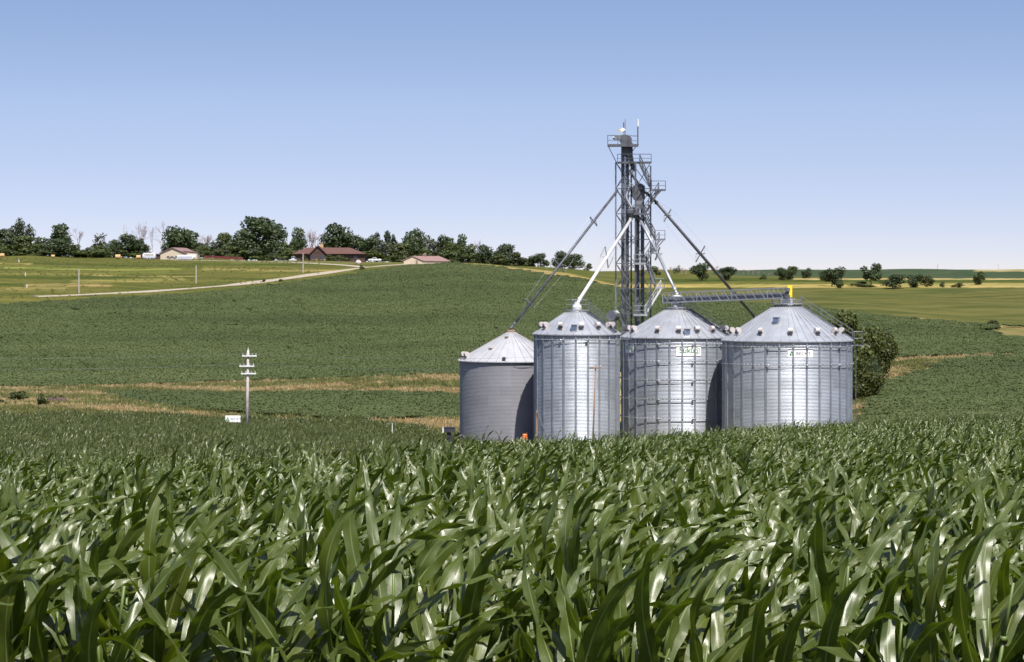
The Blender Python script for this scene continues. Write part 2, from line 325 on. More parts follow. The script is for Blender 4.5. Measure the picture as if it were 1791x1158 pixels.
# ground cover colours by region (true colours of soil, pasture, stubble, dry grass)
px = np.broadcast_to(XG[None, :], vx.shape); py = YH-F*GT/DG[:, None]; DD = vy
cov = np.zeros(vx.shape+(4,), np.float32); cov[..., 3] = 1
def setc(mask, c): cov[mask] = tuple(c)+(1,)
SOIL, PAST, DRY, OLIVE, LUSH, LAWN = (0.040,0.052,0.018), (0.064,0.067,0.013), (0.23,0.175,0.08), (0.060,0.063,0.015), (0.038,0.050,0.006), (0.082,0.085,0.024)
setc(DD > 0, SOIL)
t3 = np.interp(XG, *f3_top)[None, :]; b3 = np.interp(XG, *f3_bot)[None, :]
setc((DD > 215) & (DD < b3), (0.22, 0.18, 0.085)); setc((DD < np.interp(XG, *D1)[None, :]), SOIL)
setc((px > 1718) & (np.abs(py-574.5-(px-1760)*0.05) < 11) & (DD < t3) & (DD > 400), (0.115,0.10,0.036)); setc((DD > t3), PAST)
setc((DD > t3) & (px > 1040), OLIVE)
setc((DD > t3) & (DD < t3+6) & (px > 850), (0.20, 0.15, 0.06))
setc((DD > t3+2) & (DD < t3+26) & (px > 700) & (px < 1110), (0.20, 0.15, 0.055))
for (y0, w, x0, x1, c) in [(463,1.8,-500,360,LUSH),(461,2.2,330,560,LUSH),(484,2.5,-500,350,LUSH),(486,2.0,380,520,LUSH),(497,2.0,-500,120,LUSH),(506,2.5,-500,120,(0.11,0.10,0.03)),
        (459.5,0.9,-500,60,(0.18,0.15,0.05)),(481.5,1.0,60,350,(0.17,0.14,0.05)),(490,3,120,330,(0.12,0.11,0.03)),(478,1.5,-500,300,(0.11,0.105,0.025)),(472,2,350,620,(0.15,0.125,0.04)),(500,2.2,40,200,(0.17,0.13,0.05)),
        (470,1.5,0,320,(0.12,0.135,0.03))]:
    setc((DD > t3) & (np.abs(py-y0-2*np.sin(px*0.013+y0)) < w) & (px > x0) & (px < x1), c)
setc((DD > 560) & (py < 461) & (px > 400) & (px < 760), LAWN)
setc((DD > 640) & (px > 1080) & (py < 503) & (py > 497), (0.20,0.165,0.05))
setc((DD > 640) & (px > 1080) & (py < 497), PAST)
setc((DD > 640) & (px > 1080) & (py < 493) & (py > 487), LUSH)
setc((DD > 640) & (px > 1560) & (py < 501) & (py > 495.5), (0.175,0.15,0.048))
setc((DD > 640) & (px > 1380) & (py < 489.5) & (py > 487), (0.24,0.19,0.08))
setc((DD > 900) & (px > 1240) & (py < 487), (0.030,0.046,0.020))
setc((DD > 1000) & (px > 1700) & (py < 475), (0.2,0.17,0.08))
me = npmesh('terrain', co, q)
at_ = me.color_attributes.new('cover', 'FLOAT_COLOR', 'POINT'); at_.data.foreach_set('color', cov.reshape(-1))
m = newmat('ground_cover'); t = NT(m); cv = t.n('ShaderNodeAttribute', attribute_name='cover').outputs[0]
pos = t.n('ShaderNodeNewGeometry').outputs['Position']
stp = t.n('ShaderNodeMapping', {'Vector': pos, 'Scale': (0.35, 1, 1)}).outputs[0]
n1 = t.noise(stp, 0.06, 6, 0.65); n2 = t.noise(stp, 0.32, 6, 0.75); n3 = t.noise(pos, 0.02, 3)
c = t.mix(1.0, cv, t.mix(t.ramp(n2, [(0.3, g(0)), (0.7, g(1))]), (0.50, 0.56, 0.50, 1), (1.45, 1.36, 1.3, 1)), 'MULTIPLY')
c = t.mix(t.math('MULTIPLY', t.ramp(n1, [(0.46, g(0)), (0.62, g(1))]), 0.6), c, t.mix(1.0, cv, (1.75, 1.45, 1.5, 1), 'MULTIPLY'))
c = t.mix(t.math('MULTIPLY', t.ramp(n3, [(0.4, g(0)), (0.62, g(1))]), 0.45), c, t.mix(1.0, cv, (0.66, 0.85, 0.6, 1), 'MULTIPLY'))
n5 = t.noise(t.n('ShaderNodeMapping', {'Vector': pos, 'Scale': (0.22, 0.8, 1)}).outputs[0], 0.16, 5, 0.7)
c = t.mix(t.math('MULTIPLY', t.ramp(n5, [(0.50, g(0)), (0.58, g(1))]), 0.6), c, t.mix(1.0, cv, (1.6, 1.42, 1.7, 1), 'MULTIPLY'))
c = t.mix(t.math('MULTIPLY', t.ramp(n5, [(0.40, g(1)), (0.47, g(0))]), 0.75), c, t.mix(1.0, cv, (0.55, 0.72, 0.5, 1), 'MULTIPLY'))
bp = t.n('ShaderNodeBump', {'Strength': 1.0, 'Distance': 0.35, 'Height': n2})
t.out(t.n('ShaderNodeBsdfPrincipled', {'Base Color': c, 'Roughness': 0.95, 'Specular IOR Level': 0.1, 'Normal': bp.outputs[0]}).outputs[0])
me.materials.append(m)
ter = bpy.data.objects.new('ground', me); COL.objects.link(ter)
tag(ter, 'rolling farmland ground under the crops, pasture and grass banks', 'ground', kind='structure')

def strip(name, pts, width, m, lift, label, cat):
    b = MB(); L = []
    for i, p in enumerate(pts):
        a = pts[max(0, i-1)]; c = pts[min(len(pts)-1, i+1)]; d = Vector((c.x-a.x, c.y-a.y, 0)).normalized(); n = Vector((-d.y, d.x, 0))
        for k in (-1, -0.34, 0.34, 1):
            s = p+n*k*width/2; L.append(Vector((s.x, s.y, gz(s.x, s.y)+lift-(0.06 if abs(k) == 1 else 0))))
    b.poly(L, [[i*4+k, i*4+k+1, i*4+k+5, i*4+k+4] for i in range(len(pts)-1) for k in range(3)])
    o = b.build(name, m, smooth=True); tag(o, label, cat, kind='structure'); return o
def densify(px_pts, step=6, h=0.0):
    out = []
    for (a, b) in zip(px_pts[:-1], px_pts[1:]):
        n = max(1, int(abs(b[0]-a[0])/step))
        for i in range(n): out.append((a[0]+(b[0]-a[0])*i/n, a[1]+(b[1]-a[1])*i/n))
    out.append(px_pts[-1]); return [at(x, y, h) for x, y in out]
def smooth_pts(pts, it=6):
    for _ in range(it): pts = [pts[0]]+[(a+b*2+c)/4 for a, b, c in zip(pts[:-2], pts[1:-1], pts[2:])]+[pts[-1]]
    return pts
ROAD = smooth_pts(densify(road_px))
strip('gravel_road', ROAD, 4.6, M['gravel'], 0.14, 'long pale gravel lane climbing past the bean field to the house', 'road')
strip('gravel_driveway', smooth_pts(densify([(300,455.5),(400,456.5),(450,457.5),(500,459),(560,461.5),(610,464.5),(636,467.5)])), 3.2, M['gravel'], 0.13, 'narrow gravel driveway branching off the lane in front of the brown house', 'driveway')

# ------------------------------------------------------------------ corn
def leaf(base, az, L, Wd, elev, droop, wind, twist, nseg, rng, ripple=0.012, cols=5):
    d = np.array([math.cos(elev)*math.cos(az), math.cos(elev)*math.sin(az), math.sin(elev)])
    side = np.array([-math.sin(az), math.cos(az), 0.0]); p = np.array(base, float); V = []; UV = []
    ph = rng.uniform(0, 6.28); fr = rng.uniform(9, 15); ph2 = rng.uniform(0, 6.28); ks = int(nseg*rng.uniform(.4, .75)) if rng.random() < .12 else -1
    for i in range(nseg+1):
        s = i/nseg
        w = Wd*min(1.0, 0.55+1.9*s)*(max(0.0, 1-s**2.1))**0.85+0.002
        sd_ = side-d*np.dot(side, d); sd_ /= np.linalg.norm(sd_)+1e-9; nn = np.cross(sd_, d)
        ra = twist*s+0.25*math.sin(s*5+ph2)*s
        sr = sd_*math.cos(ra)+nn*math.sin(ra); nr = -sd_*math.sin(ra)+nn*math.cos(ra)
        fold = 0.34*(1-0.75*s)
        us = np.linspace(-1, 1, cols)
        for u in us:
            rp = ripple*math.sin(s*fr*2+ph+(0 if u < 0 else 1.9))*abs(u)*math.sin(min(1, s*2.5)*1.57)
            V.append(p+sr*(u*w/2)+nr*(-0+abs(u)*fold*w/2+rp)); UV.append(((u+1)/2, s))
        st = L/nseg
        p = p+d*st
        d = d+np.array([wind*s, 0, 0.05*wind*s])*(2.6/nseg)+np.array([0, 0, -droop])*(s**1.25)*(4.6/nseg)
        if i == ks: d = d+np.array([.15, 0, -rng.uniform(.7, 1.5)])
        d /= np.linalg.norm(d); side = sd_
    Q = [[a*cols+b, a*cols+b+1, (a+1)*cols+b+1, (a+1)*cols+b] for a in range(nseg) for b in range(cols-1)]
    return V, UV, Q
def corn_geo(rng, nseg=14, nleaf=13, cols=5, hgt=1.80, top_only=False, off=(0, 0), ls=1.0):
    V, UV, Q = [], [], []; plane = rng.uniform(-0.9, 0.9)+(0 if rng.random() < 0.6 else 1.2)
    lean = np.array([rng.uniform(0.0, 0.16), rng.uniform(-0.05, 0.05)]); wind = rng.uniform(0.25, 1.05)
    for k in range(nleaf):
        f = (k+1)/nleaf
        if top_only and f < 0.45: continue
        z = hgt*(0.16+0.66*f)
        az = plane+math.pi*(k % 2)+rng.normal(0, 0.6)
        L = rng.uniform(0.8, 1.14)*(1.0 if f < 0.8 else 1.0-0.35*(f-0.8)/0.2); wd = rng.uniform(0.078, 0.112)*(1 if f < 0.82 else 0.85)
        elev = R(rng.uniform(46, 70)) if f < 0.8 else R(rng.uniform(54, 78))
        droop = rng.uniform(0.35, 0.9)*(1 if f < 0.8 else rng.uniform(0.55, 1.0))
        rr = rng.random(); droop *= 0.35 if rr < 0.10 else (1.9 if rr > 0.82 else 1.0)
        base = (off[0]+lean[0]*z, off[1]+lean[1]*z, z)
        v, uv, q_ = leaf(base, az, L*ls, wd*ls, elev, droop, wind*(0.35+0.65*f)*(1.4 if math.cos(az) < 0 else 1.0)*(1.0 if rng.random() < .86 else 0.15), rng.normal(0, 1.0), nseg, rng, cols=cols, ripple=0.017)
        b = len(V); V += v; UV += uv; Q += [[i+b for i in r] for r in q_]
    return V, UV, Q, lean
lib = bpy.data.collections.new('crop_library')          # source plants for the crop masses; not linked to the scene
def libc(name): return bpy.data.collections.new(name)
corn_meshes, stalk_meshes = [], []
corn_col = libc('corn_sources')
for i in range(12):
    rng = np.random.default_rng(100+i); v, uv, q_, lean = corn_geo(rng)
    lm = npmesh('leaves', v, q_, M['corn'], uv); corn_meshes.append(lm)
    b = MB(); pr = [Vector((lean[0]*z, lean[1]*z, z)) for z in (-0.05, 0.3, 0.6, 0.9, 1.2, 1.5, 1.72)]
    for a, (p0, p1) in enumerate(zip(pr[:-1], pr[1:])): b.tube(p0, p1, 0.016-0.0018*a, 7, 0.0155-0.0018*a)
    for a in pr[1:-1]: b.tube(a-Vector((0, 0, 0.01)), a+Vector((0, 0, 0.01)), 0.017, 7)
    so_ = b.build('stalk', M['stalk'], smooth=True); sm = so_.data; bpy.data.objects.remove(so_); stalk_meshes.append(sm)
    # one joined mesh for the mass
    sv = np.array([tuple(x.co) for x in sm.vertices]); n0 = len(v)
    jm = npmesh('corn_source', v, q_, M['corn'], uv)
    o = bpy.data.objects.new('corn_source_%02d' % i, jm); corn_col.objects.link(o)
patch_col = libc('patch_sources')
def patch(seed, size, dens, nseg, nleaf, cols, hgt=1.65, ls=1.0):
    rng = np.random.default_rng(seed); V, UV, Q = [], [], []
    for _ in range(int(size*size*dens)):
        v, uv, q_, l = corn_geo(rng, nseg, nleaf, cols, hgt*rng.uniform(0.9, 1.08), True, (rng.uniform(-size/2, size/2), rng.uniform(-size/2, size/2)), ls)
        b = len(V); V += v; UV += uv; Q += [[i+b for i in r] for r in q_]
    return npmesh('corn_patch', V, Q, M['corn_far'], UV)
for i in range(6):
    o = bpy.data.objects.new('patch_source_%02d' % i, patch(300+i, 2.0, 7.0, 5, 10, 2)); patch_col.objects.link(o)
def bean_patch(seed, size=4.0, n=4600):
    rng = np.random.default_rng(seed); x = rng.uniform(-size/2, size/2, n); y = rng.uniform(-size/2, size/2, n)
    row = np.cos(2*np.pi*y/0.8); z = 0.46+0.04*row+0.05*np.sin(x*2.1+seed)+rng.normal(0, .06, n); z = np.maximum(z, .08)
    nn = np.stack([rng.normal(0.05, .42, n), rng.normal(-.15, .42, n), np.full(n, .8)], 1); nn /= np.linalg.norm(nn, axis=1)[:, None]
    tt = np.cross(nn, rng.normal(size=(n, 3))); tt /= np.linalg.norm(tt, axis=1)[:, None]; bb = np.cross(nn, tt); c = np.stack([x, y, z], 1); s = rng.uniform(.08, .16, n)[:, None]
    co_ = np.stack([c-tt*s-bb*s*.5, c+tt*s*.3-bb*s, c+tt*s+bb*s*.2, c-tt*s*.1+bb*s], 1)
    return npmesh('bean_patch', co_.reshape(-1, 3), np.arange(n*4).reshape(n, 4), M['bean'], None, False)
bean_col = libc('bean_sources')
for i in range(6): bean_col.objects.link(bpy.data.objects.new('bean_source_%02d' % i, bean_patch(500+i)))
def scatter_group(col):
    ng = bpy.data.node_groups.new('scatter_'+col.name, 'GeometryNodeTree')
    ng.interface.new_socket('Geometry', in_out='INPUT', socket_type='NodeSocketGeometry')
    ng.interface.new_socket('Geometry', in_out='OUTPUT', socket_type='NodeSocketGeometry')
    N = ng.nodes; gi = N.new('NodeGroupInput'); go = N.new('NodeGroupOutput')
    ci = N.new('GeometryNodeCollectionInfo'); ci.inputs['Collection'].default_value = col
    ci.inputs['Separate Children'].default_value = True; ci.inputs['Reset Children'].default_value = True
    ip = N.new('GeometryNodeInstanceOnPoints'); ip.inputs['Pick Instance'].default_value = True
    def attr(nm, ty):
        a = N.new('GeometryNodeInputNamedAttribute'); a.data_type = ty; a.inputs['Name'].default_value = nm; return a.outputs['Attribute']
    L = ng.links
    L.new(gi.outputs[0], ip.inputs['Points']); L.new(ci.outputs[0], ip.inputs['Instance'])
    L.new(attr('pick', 'INT'), ip.inputs['Instance Index']); L.new(attr('rot', 'FLOAT_VECTOR'), ip.inputs['Rotation'])
    L.new(attr('scl', 'FLOAT_VECTOR'), ip.inputs['Scale']); L.new(ip.outputs[0], go.inputs[0])
    return ng
GROUPS = {}
def scatter(name, pts, rots, scl, col, label, cat):
    pts = np.asarray(pts, np.float32); n = len(pts)
    me = bpy.data.meshes.new(name); me.vertices.add(n); me.vertices.foreach_set('co', pts.ravel())
    k = len(col.objects)
    me.attributes.new('pick', 'INT', 'POINT').data.foreach_set('value', RNG.integers(0, k, n).astype(np.int32))
    me.attributes.new('rot', 'FLOAT_VECTOR', 'POINT').data.foreach_set('vector', np.asarray(rots, np.float32).ravel())
    me.attributes.new('scl', 'FLOAT_VECTOR', 'POINT').data.foreach_set('vector', np.asarray(scl, np.float32).ravel())
    me.update(); o = bpy.data.objects.new(name, me); COL.objects.link(o)
    if col.name not in GROUPS: GROUPS[col.name] = scatter_group(col)
    md = o.modifiers.new('scatter', 'NODES'); md.node_group = GROUPS[col.name]
    tag(o, label, cat, kind='stuff'); return o
XL, XR = -330, 2120                                      # bearings covered beyond both picture edges
def rows(d0, d1, row, step):
    out = []
    D = d0
    while D < d1:
        mg = 8.0*max(0.12, min(1.0, (70-D)/30)); xa, xb = (XL-CX)/F*D-mg, (XR-CX)/F*D+mg
        X = np.arange(xa, xb, step); X = X+RNG.uniform(0, step)+RNG.normal(0, step*0.22, len(X))
        Y = D+RNG.normal(0, 0.05, len(X))+0.02*X
        out.append(np.stack([X, Y], 1)); D += row
    return np.concatenate(out)
pts = rows(10.4, 112, 0.76, 0.17); xs = CX+F*pts[:, 0]/pts[:, 1]
z = ground(xs, pts[:, 1]); P3 = np.column_stack([pts, z])
infr = (xs > -60) & (xs < W+60); order = np.argsort(np.where(infr, P3[:, 1], 1e9))
indiv = order[:300]; rest = np.ones(len(P3), bool); rest[indiv] = False
for i in indiv:
    k = int(RNG.integers(0, 12)); s = float(RNG.uniform(0.9, 1.08))
    o = thing('corn_plant', tuple(P3[i]), 'tall green wind-blown corn plant in the front rows of the nearest cornfield', 'corn plant', 'corn plants in the front rows')
    o.rotation_euler = (RNG.normal(0, 0.05), RNG.normal(0.03, 0.05), RNG.normal(0, 0.35)); o.scale = (s, s, s*float(RNG.uniform(0.95, 1.06)))
    for nm, msh in (('stalk', stalk_meshes[k]), ('leaves', corn_meshes[k])):
        c_ = bpy.data.objects.new(nm, msh); COL.objects.link(c_); c_.parent = o
A = P3[rest]; n = len(A); s = RNG.uniform(0.88, 1.1, n)
scatter('cornfield', A, np.stack([RNG.normal(0, .05, n), RNG.normal(.03, .05, n), RNG.normal(0, .4, n)], 1), np.stack([s, s, s*RNG.uniform(.93, 1.08, n)], 1), corn_col,
        'tall leafy corn filling the slope behind the front rows', 'cornfield')
def grid_pts(d0, d1, step, inside, x0=XL, x1=XR):
    out = []; D = d0
    while D < d1:
        X = np.arange((x0-CX)/F*D, (x1-CX)/F*D, step); out.append(np.stack([X+RNG.uniform(-.3, .3, len(X))*step, D+RNG.uniform(-.3, .3, len(X))*step], 1)); D += step
    p = np.concatenate(out); x = CX+F*p[:, 0]/p[:, 1]; k = inside(x, p[:, 1]); p = p[k]; x = x[k]
    return np.column_stack([p, ground(x, p[:, 1])])
def patches(name, p, col, label, cat, s0=0.95, s1=1.08, zs=1.0):
    n = len(p); s = RNG.uniform(s0, s1, n)
    xx = CX+F*p[:, 0]/p[:, 1]; rx = np.arctan((ground(CX+F*p[:, 0]/(p[:, 1]+3), p[:, 1]+3)-ground(CX+F*p[:, 0]/(p[:, 1]-3), p[:, 1]-3))/6)
    ry = -np.arctan((ground(CX+F*(p[:, 0]+3)/p[:, 1], p[:, 1])-ground(CX+F*(p[:, 0]-3)/p[:, 1], p[:, 1]))/6)
    return scatter(name, p, np.stack([rx, ry, RNG.normal(0, .1, n)], 1), np.stack([s, s, s*RNG.uniform(.92, 1.08, n)*zs], 1), col, label, cat)
BINS_XY = []
d1 = lambda x: np.interp(x, *D1)
patches('cornfield', grid_pts(111, 290, 1.7, lambda x, D: D < d1(x)), patch_col, 'lower cornfield running down to the bins and the pole', 'cornfield')
patches('cornfield', grid_pts(300, 352, 3.0, lambda x, D: (x > 190) & (x < 930) & (D < np.interp(x, f2[0], f2[1])) & (D > np.interp(x, f2[0], f2[2]))), bean_col,
        'narrow cigar-shaped crop strip between two tan grass banks', 'crop strip', zs=0.85)
patches('cornfield', grid_pts(200, 386, 3.2, lambda x, D: (x > 1440) & (D < np.interp(x, *f4)) & (D > np.interp(x, *D1))), bean_col,
        'dark green crop on the lower slope right of the big bin', 'cornfield', zs=0.85)
def in3(x, D):
    t_, b_ = np.interp(x, *f3_top), np.interp(x, *f3_bot); k = (D < t_) & (D > b_)
    zz = ground(x, D); y = YH-F*(zz+1.0)/D
    ter1 = np.interp(x, [20, 100, 200, 290, 450, 700], [527, 534, 545, 556, 566, 579]); k &= ~((np.abs(y-ter1) < 0.45) & (x < 700) & (np.sin(x*0.11)+np.sin(x*0.037) > -0.9))
    isl = (x > 1722) & (np.abs(y-574.5-(x-1760)*0.05) < 10*np.clip((x-1722)/30, 0, 1)); return k & ~isl
patches('cornfield', grid_pts(345, 860, 3.4, in3), bean_col, 'large hillside crop field behind the bins up to the gravel lane', 'crop field', zs=0.95)

# grass tufts on the banks and pasture
grass_col = libc('grass_sources'); weed_col = libc('weed_sources')
def tuft(seed, mat_, n, h, spread):
    rng = np.random.default_rng(seed); V, Q = [], []
    for _ in range(n):
        a = rng.uniform(0, 6.28); c = rng.normal(0, spread, 2); l = h*rng.uniform(0.5, 1.1); w = 0.05*rng.uniform(.6, 1.4)
        dx, dy = math.cos(a), math.sin(a); ln = rng.normal(0.12, 0.3, 2)*l; b = len(V)
        V += [(c[0]-dx*w, c[1]-dy*w, 0), (c[0]+dx*w, c[1]+dy*w, 0), (c[0]+ln[0]+dx*w*.4, c[1]+ln[1]+dy*w*.4, l), (c[0]+ln[0]-dx*w*.4, c[1]+ln[1]-dy*w*.4, l)]; Q.append([b, b+1, b+2, b+3])
    return npmesh('tuft', V, Q, mat_, None, False)
for i in range(5):
    grass_col.objects.link(bpy.data.objects.new('dry_tuft_%d' % i, tuft(20+i, M['dry'], 60, 0.55, 0.35)))
    weed_col.objects.link(bpy.data.objects.new('weed_tuft_%d' % i, tuft(40+i, M['weed'], 70, 0.7, 0.4)))
def bank(x, D):
    k = (D > np.interp(x, *D1)+1) & (D < np.interp(x, *f3_bot)-1)
    k &= ~((x > 190) & (x < 930) & (D < np.interp(x, f2[0], f2[1])+.5) & (D > np.interp(x, f2[0], f2[2])-.5))
    k &= ~((x > 1440) & (D < np.interp(x, *f4)+.5)); return k & ((x < 960) | (x > 1470))
pb = grid_pts(245, 400, 0.95, bank)
nzv = np.sin(pb[:, 0]*0.13+pb[:, 1]*0.21)+np.sin(pb[:, 0]*0.037-pb[:, 1]*0.33+1)+RNG.normal(0, .55, len(pb))
edge = np.minimum(np.interp(CX+F*pb[:, 0]/pb[:, 1], *f3_bot)-pb[:, 1], 30)
isg = (nzv > np.where(pb[:, 0] < -32, -0.15, 0.15)) & (edge > 3)
def tufts(name, p, col, label, s0, s1):
    n = len(p); s = RNG.uniform(s0, s1, n)
    return scatter(name, p, np.stack([np.zeros(n), np.zeros(n), RNG.uniform(0, 6.28, n)], 1), np.stack([s]*3, 1), col, label, 'grass')
tufts('dry_grass', pb[~isg], grass_col, 'dry tan grass along the banks between the crop strips', 0.6, 1.25)
tufts('green_grass', pb[isg], weed_col, 'green weedy grass in the waterway between the crop strips', 0.5, 1.1)
pm = grid_pts(560, 900, 3.3, lambda x, D: (D > np.interp(x, *f3_top)+3) & (x < 560))
nzv = np.sin(pm[:, 0]*0.05+pm[:, 1]*0.07)+RNG.normal(0, 1, len(pm))
tufts('pasture_grass', pm[nzv > 0.35], weed_col, 'sparse taller tufts scattered over the far left pasture', 0.25, 0.55)

# ------------------------------------------------------------------ grain bins
def text_mesh(body, width, height):
    cu = bpy.data.curves.new('t', 'FONT'); cu.body = body; cu.align_x = 'CENTER'; cu.align_y = 'CENTER'; cu.resolution_u = 3; cu.offset = 0.018
    o = bpy.data.objects.new('t', cu); COL.objects.link(o); bpy.context.view_layer.update()
    me = bpy.data.meshes.new_from_object(o.evaluated_get(bpy.context.evaluated_depsgraph_get()))
    v = np.array([tuple(x.co) for x in me.vertices]); f = [list(p.vertices) for p in me.polygons]
    bpy.data.objects.remove(o); bpy.data.meshes.remove(me)
    lo, hi = v.min(0), v.max(0); v = (v-(lo+hi)/2); v[:, 0] *= width/(hi[0]-lo[0]); v[:, 1] *= height/(hi[1]-lo[1])
    return v, f
def railing(b, pts, h=1.07, r=0.03, every=1.2, closed=False):
    pts = [Vector(p) for p in pts]+([Vector(pts[0])] if closed else [])
    up = Vector((0, 0, h))
    for a, c in zip(pts[:-1], pts[1:]):
        b.tube(a+up, c+up, r, 5); b.tube(a+up*0.5, c+up*0.5, r*0.8, 5); n = max(1, int((c-a).length/every))
        for i in range(n+1): p = a.lerp(c, i/n); b.tube(p, p+up, r, 5)
def make_bin(xc, D, Rpx, y_eave, y_top, rtop, nst, rings, wallm, roofm, label, nrib, ph=0.27, base=None, text=None, vents=(), vent_f=0.83):
    X = (xc-CX)/F*D; Rb = Rpx/F*D; zb = gz(X, D)-0.2 if base is None else base
    ze = -(y_eave-YH)/F*D; zt = -(y_top-YH)/F*D; c = Vector((X, D, zb)); hw = ze-zb
    root = thing('grain_bin', c, label, 'grain bin', 'round steel grain bins of the yard')
    BINS_XY.append((X, D, Rb))
    b = MB(); b.lathe(c, [(Rb, 0), (Rb, hw)], 144); wall = b.build('wall', wallm, root, smooth=True)
    b = MB(); nr = nrib; ro = Rb+0.22; e0 = Vector((0, 0, hw)); lift = 0.0
    slope = (zt-ze)/(ro-rtop); zl = hw-0.13*slope+0.02
    b.lathe(c, [(Rb-0.05, zl-0.10), (ro, zl-0.10), (ro, zl), (rtop, zl+(ro-rtop)*slope), (0.02, zl+(ro-rtop)*slope+0.12)], nr*2)
    for i in range(nr):
        a = 2*math.pi*i/nr; dr = Vector((math.cos(a), math.sin(a), 0)); n = Vector((-dr.x*-slope, -dr.y*-slope, 1)).normalized()
        p0 = c+dr*ro+Vector((0, 0, zl+0.02)); p1 = c+dr*rtop+Vector((0, 0, zl+(ro-rtop)*slope+0.02)); b.beam(p0, p1, 0.07, 0.10)
    roof = b.build('roof', roofm, root)
    def rp(a, f, up=0.0):             # a: degrees from the side facing the eye, f: 0 centre .. 1 eave
        r = ro*f; dr = Vector((math.sin(R(a)), -math.cos(R(a)), 0)); return c+dr*r+Vector((0, 0, zl+(ro-r)*slope+up)), dr
    for a in vents:
        p, dr = rp(a, vent_f); tn = Vector((-dr.y, dr.x, 0)); b = MB()
        q0 = p+Vector((0, 0, 0.42))+dr*0.05; b.tube(q0-tn*0.25, q0+tn*0.23, 0.28, 18, mi=0)
        b.tube(p-Vector((0, 0, 0.2))-dr*0.08, q0-dr*0.1, 0.26, 12, mi=0)
        b.box(q0+dr*0.26+Vector((0, 0, -0.30)), (0.46, 0.14, 0.20), Matrix((tuple(tn), tuple(dr), (0, 0, 1))).transposed(), mi=1)
        b.build('roof_vent', [M['vent'], M['blackish']], root, smooth=False)
    for i in range(nst):
        a = 2*math.pi*(i+ph)/nst; dr = Vector((math.cos(a), math.sin(a), 0)); tn = Vector((-dr.y, dr.x, 0)); b = MB()
        b.box(c+dr*(Rb+0.055)+Vector((0, 0, hw/2-0.08)), (0.12, 0.17, hw-0.18), a); b.box(c+dr*(Rb+0.013)+Vector((0, 0, hw/2-0.08)), (0.02, 0.20, hw-0.18), a)
        b.build('stiffener', M['stiff'], root)
    for y in rings:
        zz = -(y-YH)/F*(D-Rb*0.4); b = MB(); n = 96
        pts = [Vector((X+math.cos(2*math.pi*i/n)*(Rb+0.24), D+math.sin(2*math.pi*i/n)*(Rb+0.24), zz)) for i in range(n+1)]
        b.path(pts, 0.034, 6)
        for i in range(nst): a = 2*math.pi*(i+ph)/nst; dr = Vector((math.cos(a), math.sin(a), 0)); b.box(Vector((X, D, zz))+dr*(Rb+0.17), (0.16, 0.05, 0.08), a)
        for i in (3, 40, 66, 75, 84): b.box(pts[i]-Vector((0, 0, 0.05)), (0.16, 0.22, 0.2), 2*math.pi*i/n)
        b.build('wind_ring', M['steel'], root, smooth=True)
    return dict(root=root, c=c, R=Rb, zl=zl, rp=rp, hw=hw, ze=ze, ztop=zb+zl+(ro-rtop)*slope, rtop=rtop, X=X, D=D, ro=ro)
def sign_on(B, a0, a1, z0, z1, items, name='sign_panel'):
    c, Rb = B['c'], B['R']+0.03
    def m_(a, z, r): return Vector((c.x+math.sin(a)*r, c.y-math.cos(a)*r, z))
    b = MB(); n = 12; pts = [m_(a0+(a1-a0)*i/n, z, r) for r in (Rb, Rb+0.02) for z in (z0, z1) for i in range(n+1)]; k = n+1
    fs = []
    for i in range(n): fs += [[2*k+i, 2*k+i+1, 3*k+i+1, 3*k+i], [i, k+i, k+i+1, i+1], [k+i, 3*k+i, 3*k+i+1, k+i+1], [i, i+1, 2*k+i+1, 2*k+i]]
    fs += [[0, 2*k, 3*k, k], [n, k+n, 3*k+n, 2*k+n]]
    b.poly(pts, fs); pan = b.build(name, M['sign_white'], B['root'])
    am, zm = (a0+a1)/2, (z0+z1)/2
    for (nm, v, f, m_at, dx, dz) in items:
        b = MB(); b.poly([m_(am+(x[0]+dx)/Rb, zm+x[1]+dz, Rb+0.03) for x in v], f); b.build(nm, m_at, pan)
def hatch(B, a, f, s=0.7):
    p, dr = B['rp'](a, f); tn = Vector((-dr.y, dr.x, 0)); Mx = Matrix((tuple(tn), tuple(dr), (0, 0, 1))).transposed()
    b = MB(); b.box(p+Vector((0, 0, 0.22)), (s, s*0.9, 0.75), Mx); b.beam(p+Vector((0, 0, 0.62))-dr*0.42, p+Vector((0, 0, 0.62))+dr*0.40, s*1.08, 0.05)
    h = b.build('roof_hatch', M['roof'], B['root'])
    b = MB(); b.box(p+Vector((0, 0, 0.16))+dr*(s*0.45+0.03), (s*0.86, 0.05, 0.62), Mx @ Matrix.Rotation(R(-38), 3, 'X')); b.build('hatch_cover', M['lid'], h)
def roof_stair(B, a, f0, f1, off=0.5, m_=None):
    b = MB(); p0, dr = B['rp'](a, f0, 0.12); p1, _ = B['rp'](a, f1, 0.12); tn = Vector((-dr.y, dr.x, 0))
    for s in (-1, 1):
        b.beam(p0+tn*s*0.35, p1+tn*s*0.35, 0.05, 0.16); up = Vector((0, 0, 1.0))
        b.tube(p0+tn*s*0.38+up, p1+tn*s*0.38+up, 0.02, 5); b.tube(p0+tn*s*0.38+up*.55, p1+tn*s*0.38+up*.55, 0.016, 5)
        for i in range(6): q_ = p0.lerp(p1, i/5)+tn*s*0.38; b.tube(q_, q_+up, 0.02, 5)
    n = int((p1-p0).length/0.3)
    for i in range(n): b.box(p0.lerp(p1, (i+.5)/n)+Vector((0, 0, .05)), (0.7, 0.22, 0.03), math.atan2(tn.y, tn.x))
    return b.build('roof_stair', m_ or M['steel_mid'], B['root'])
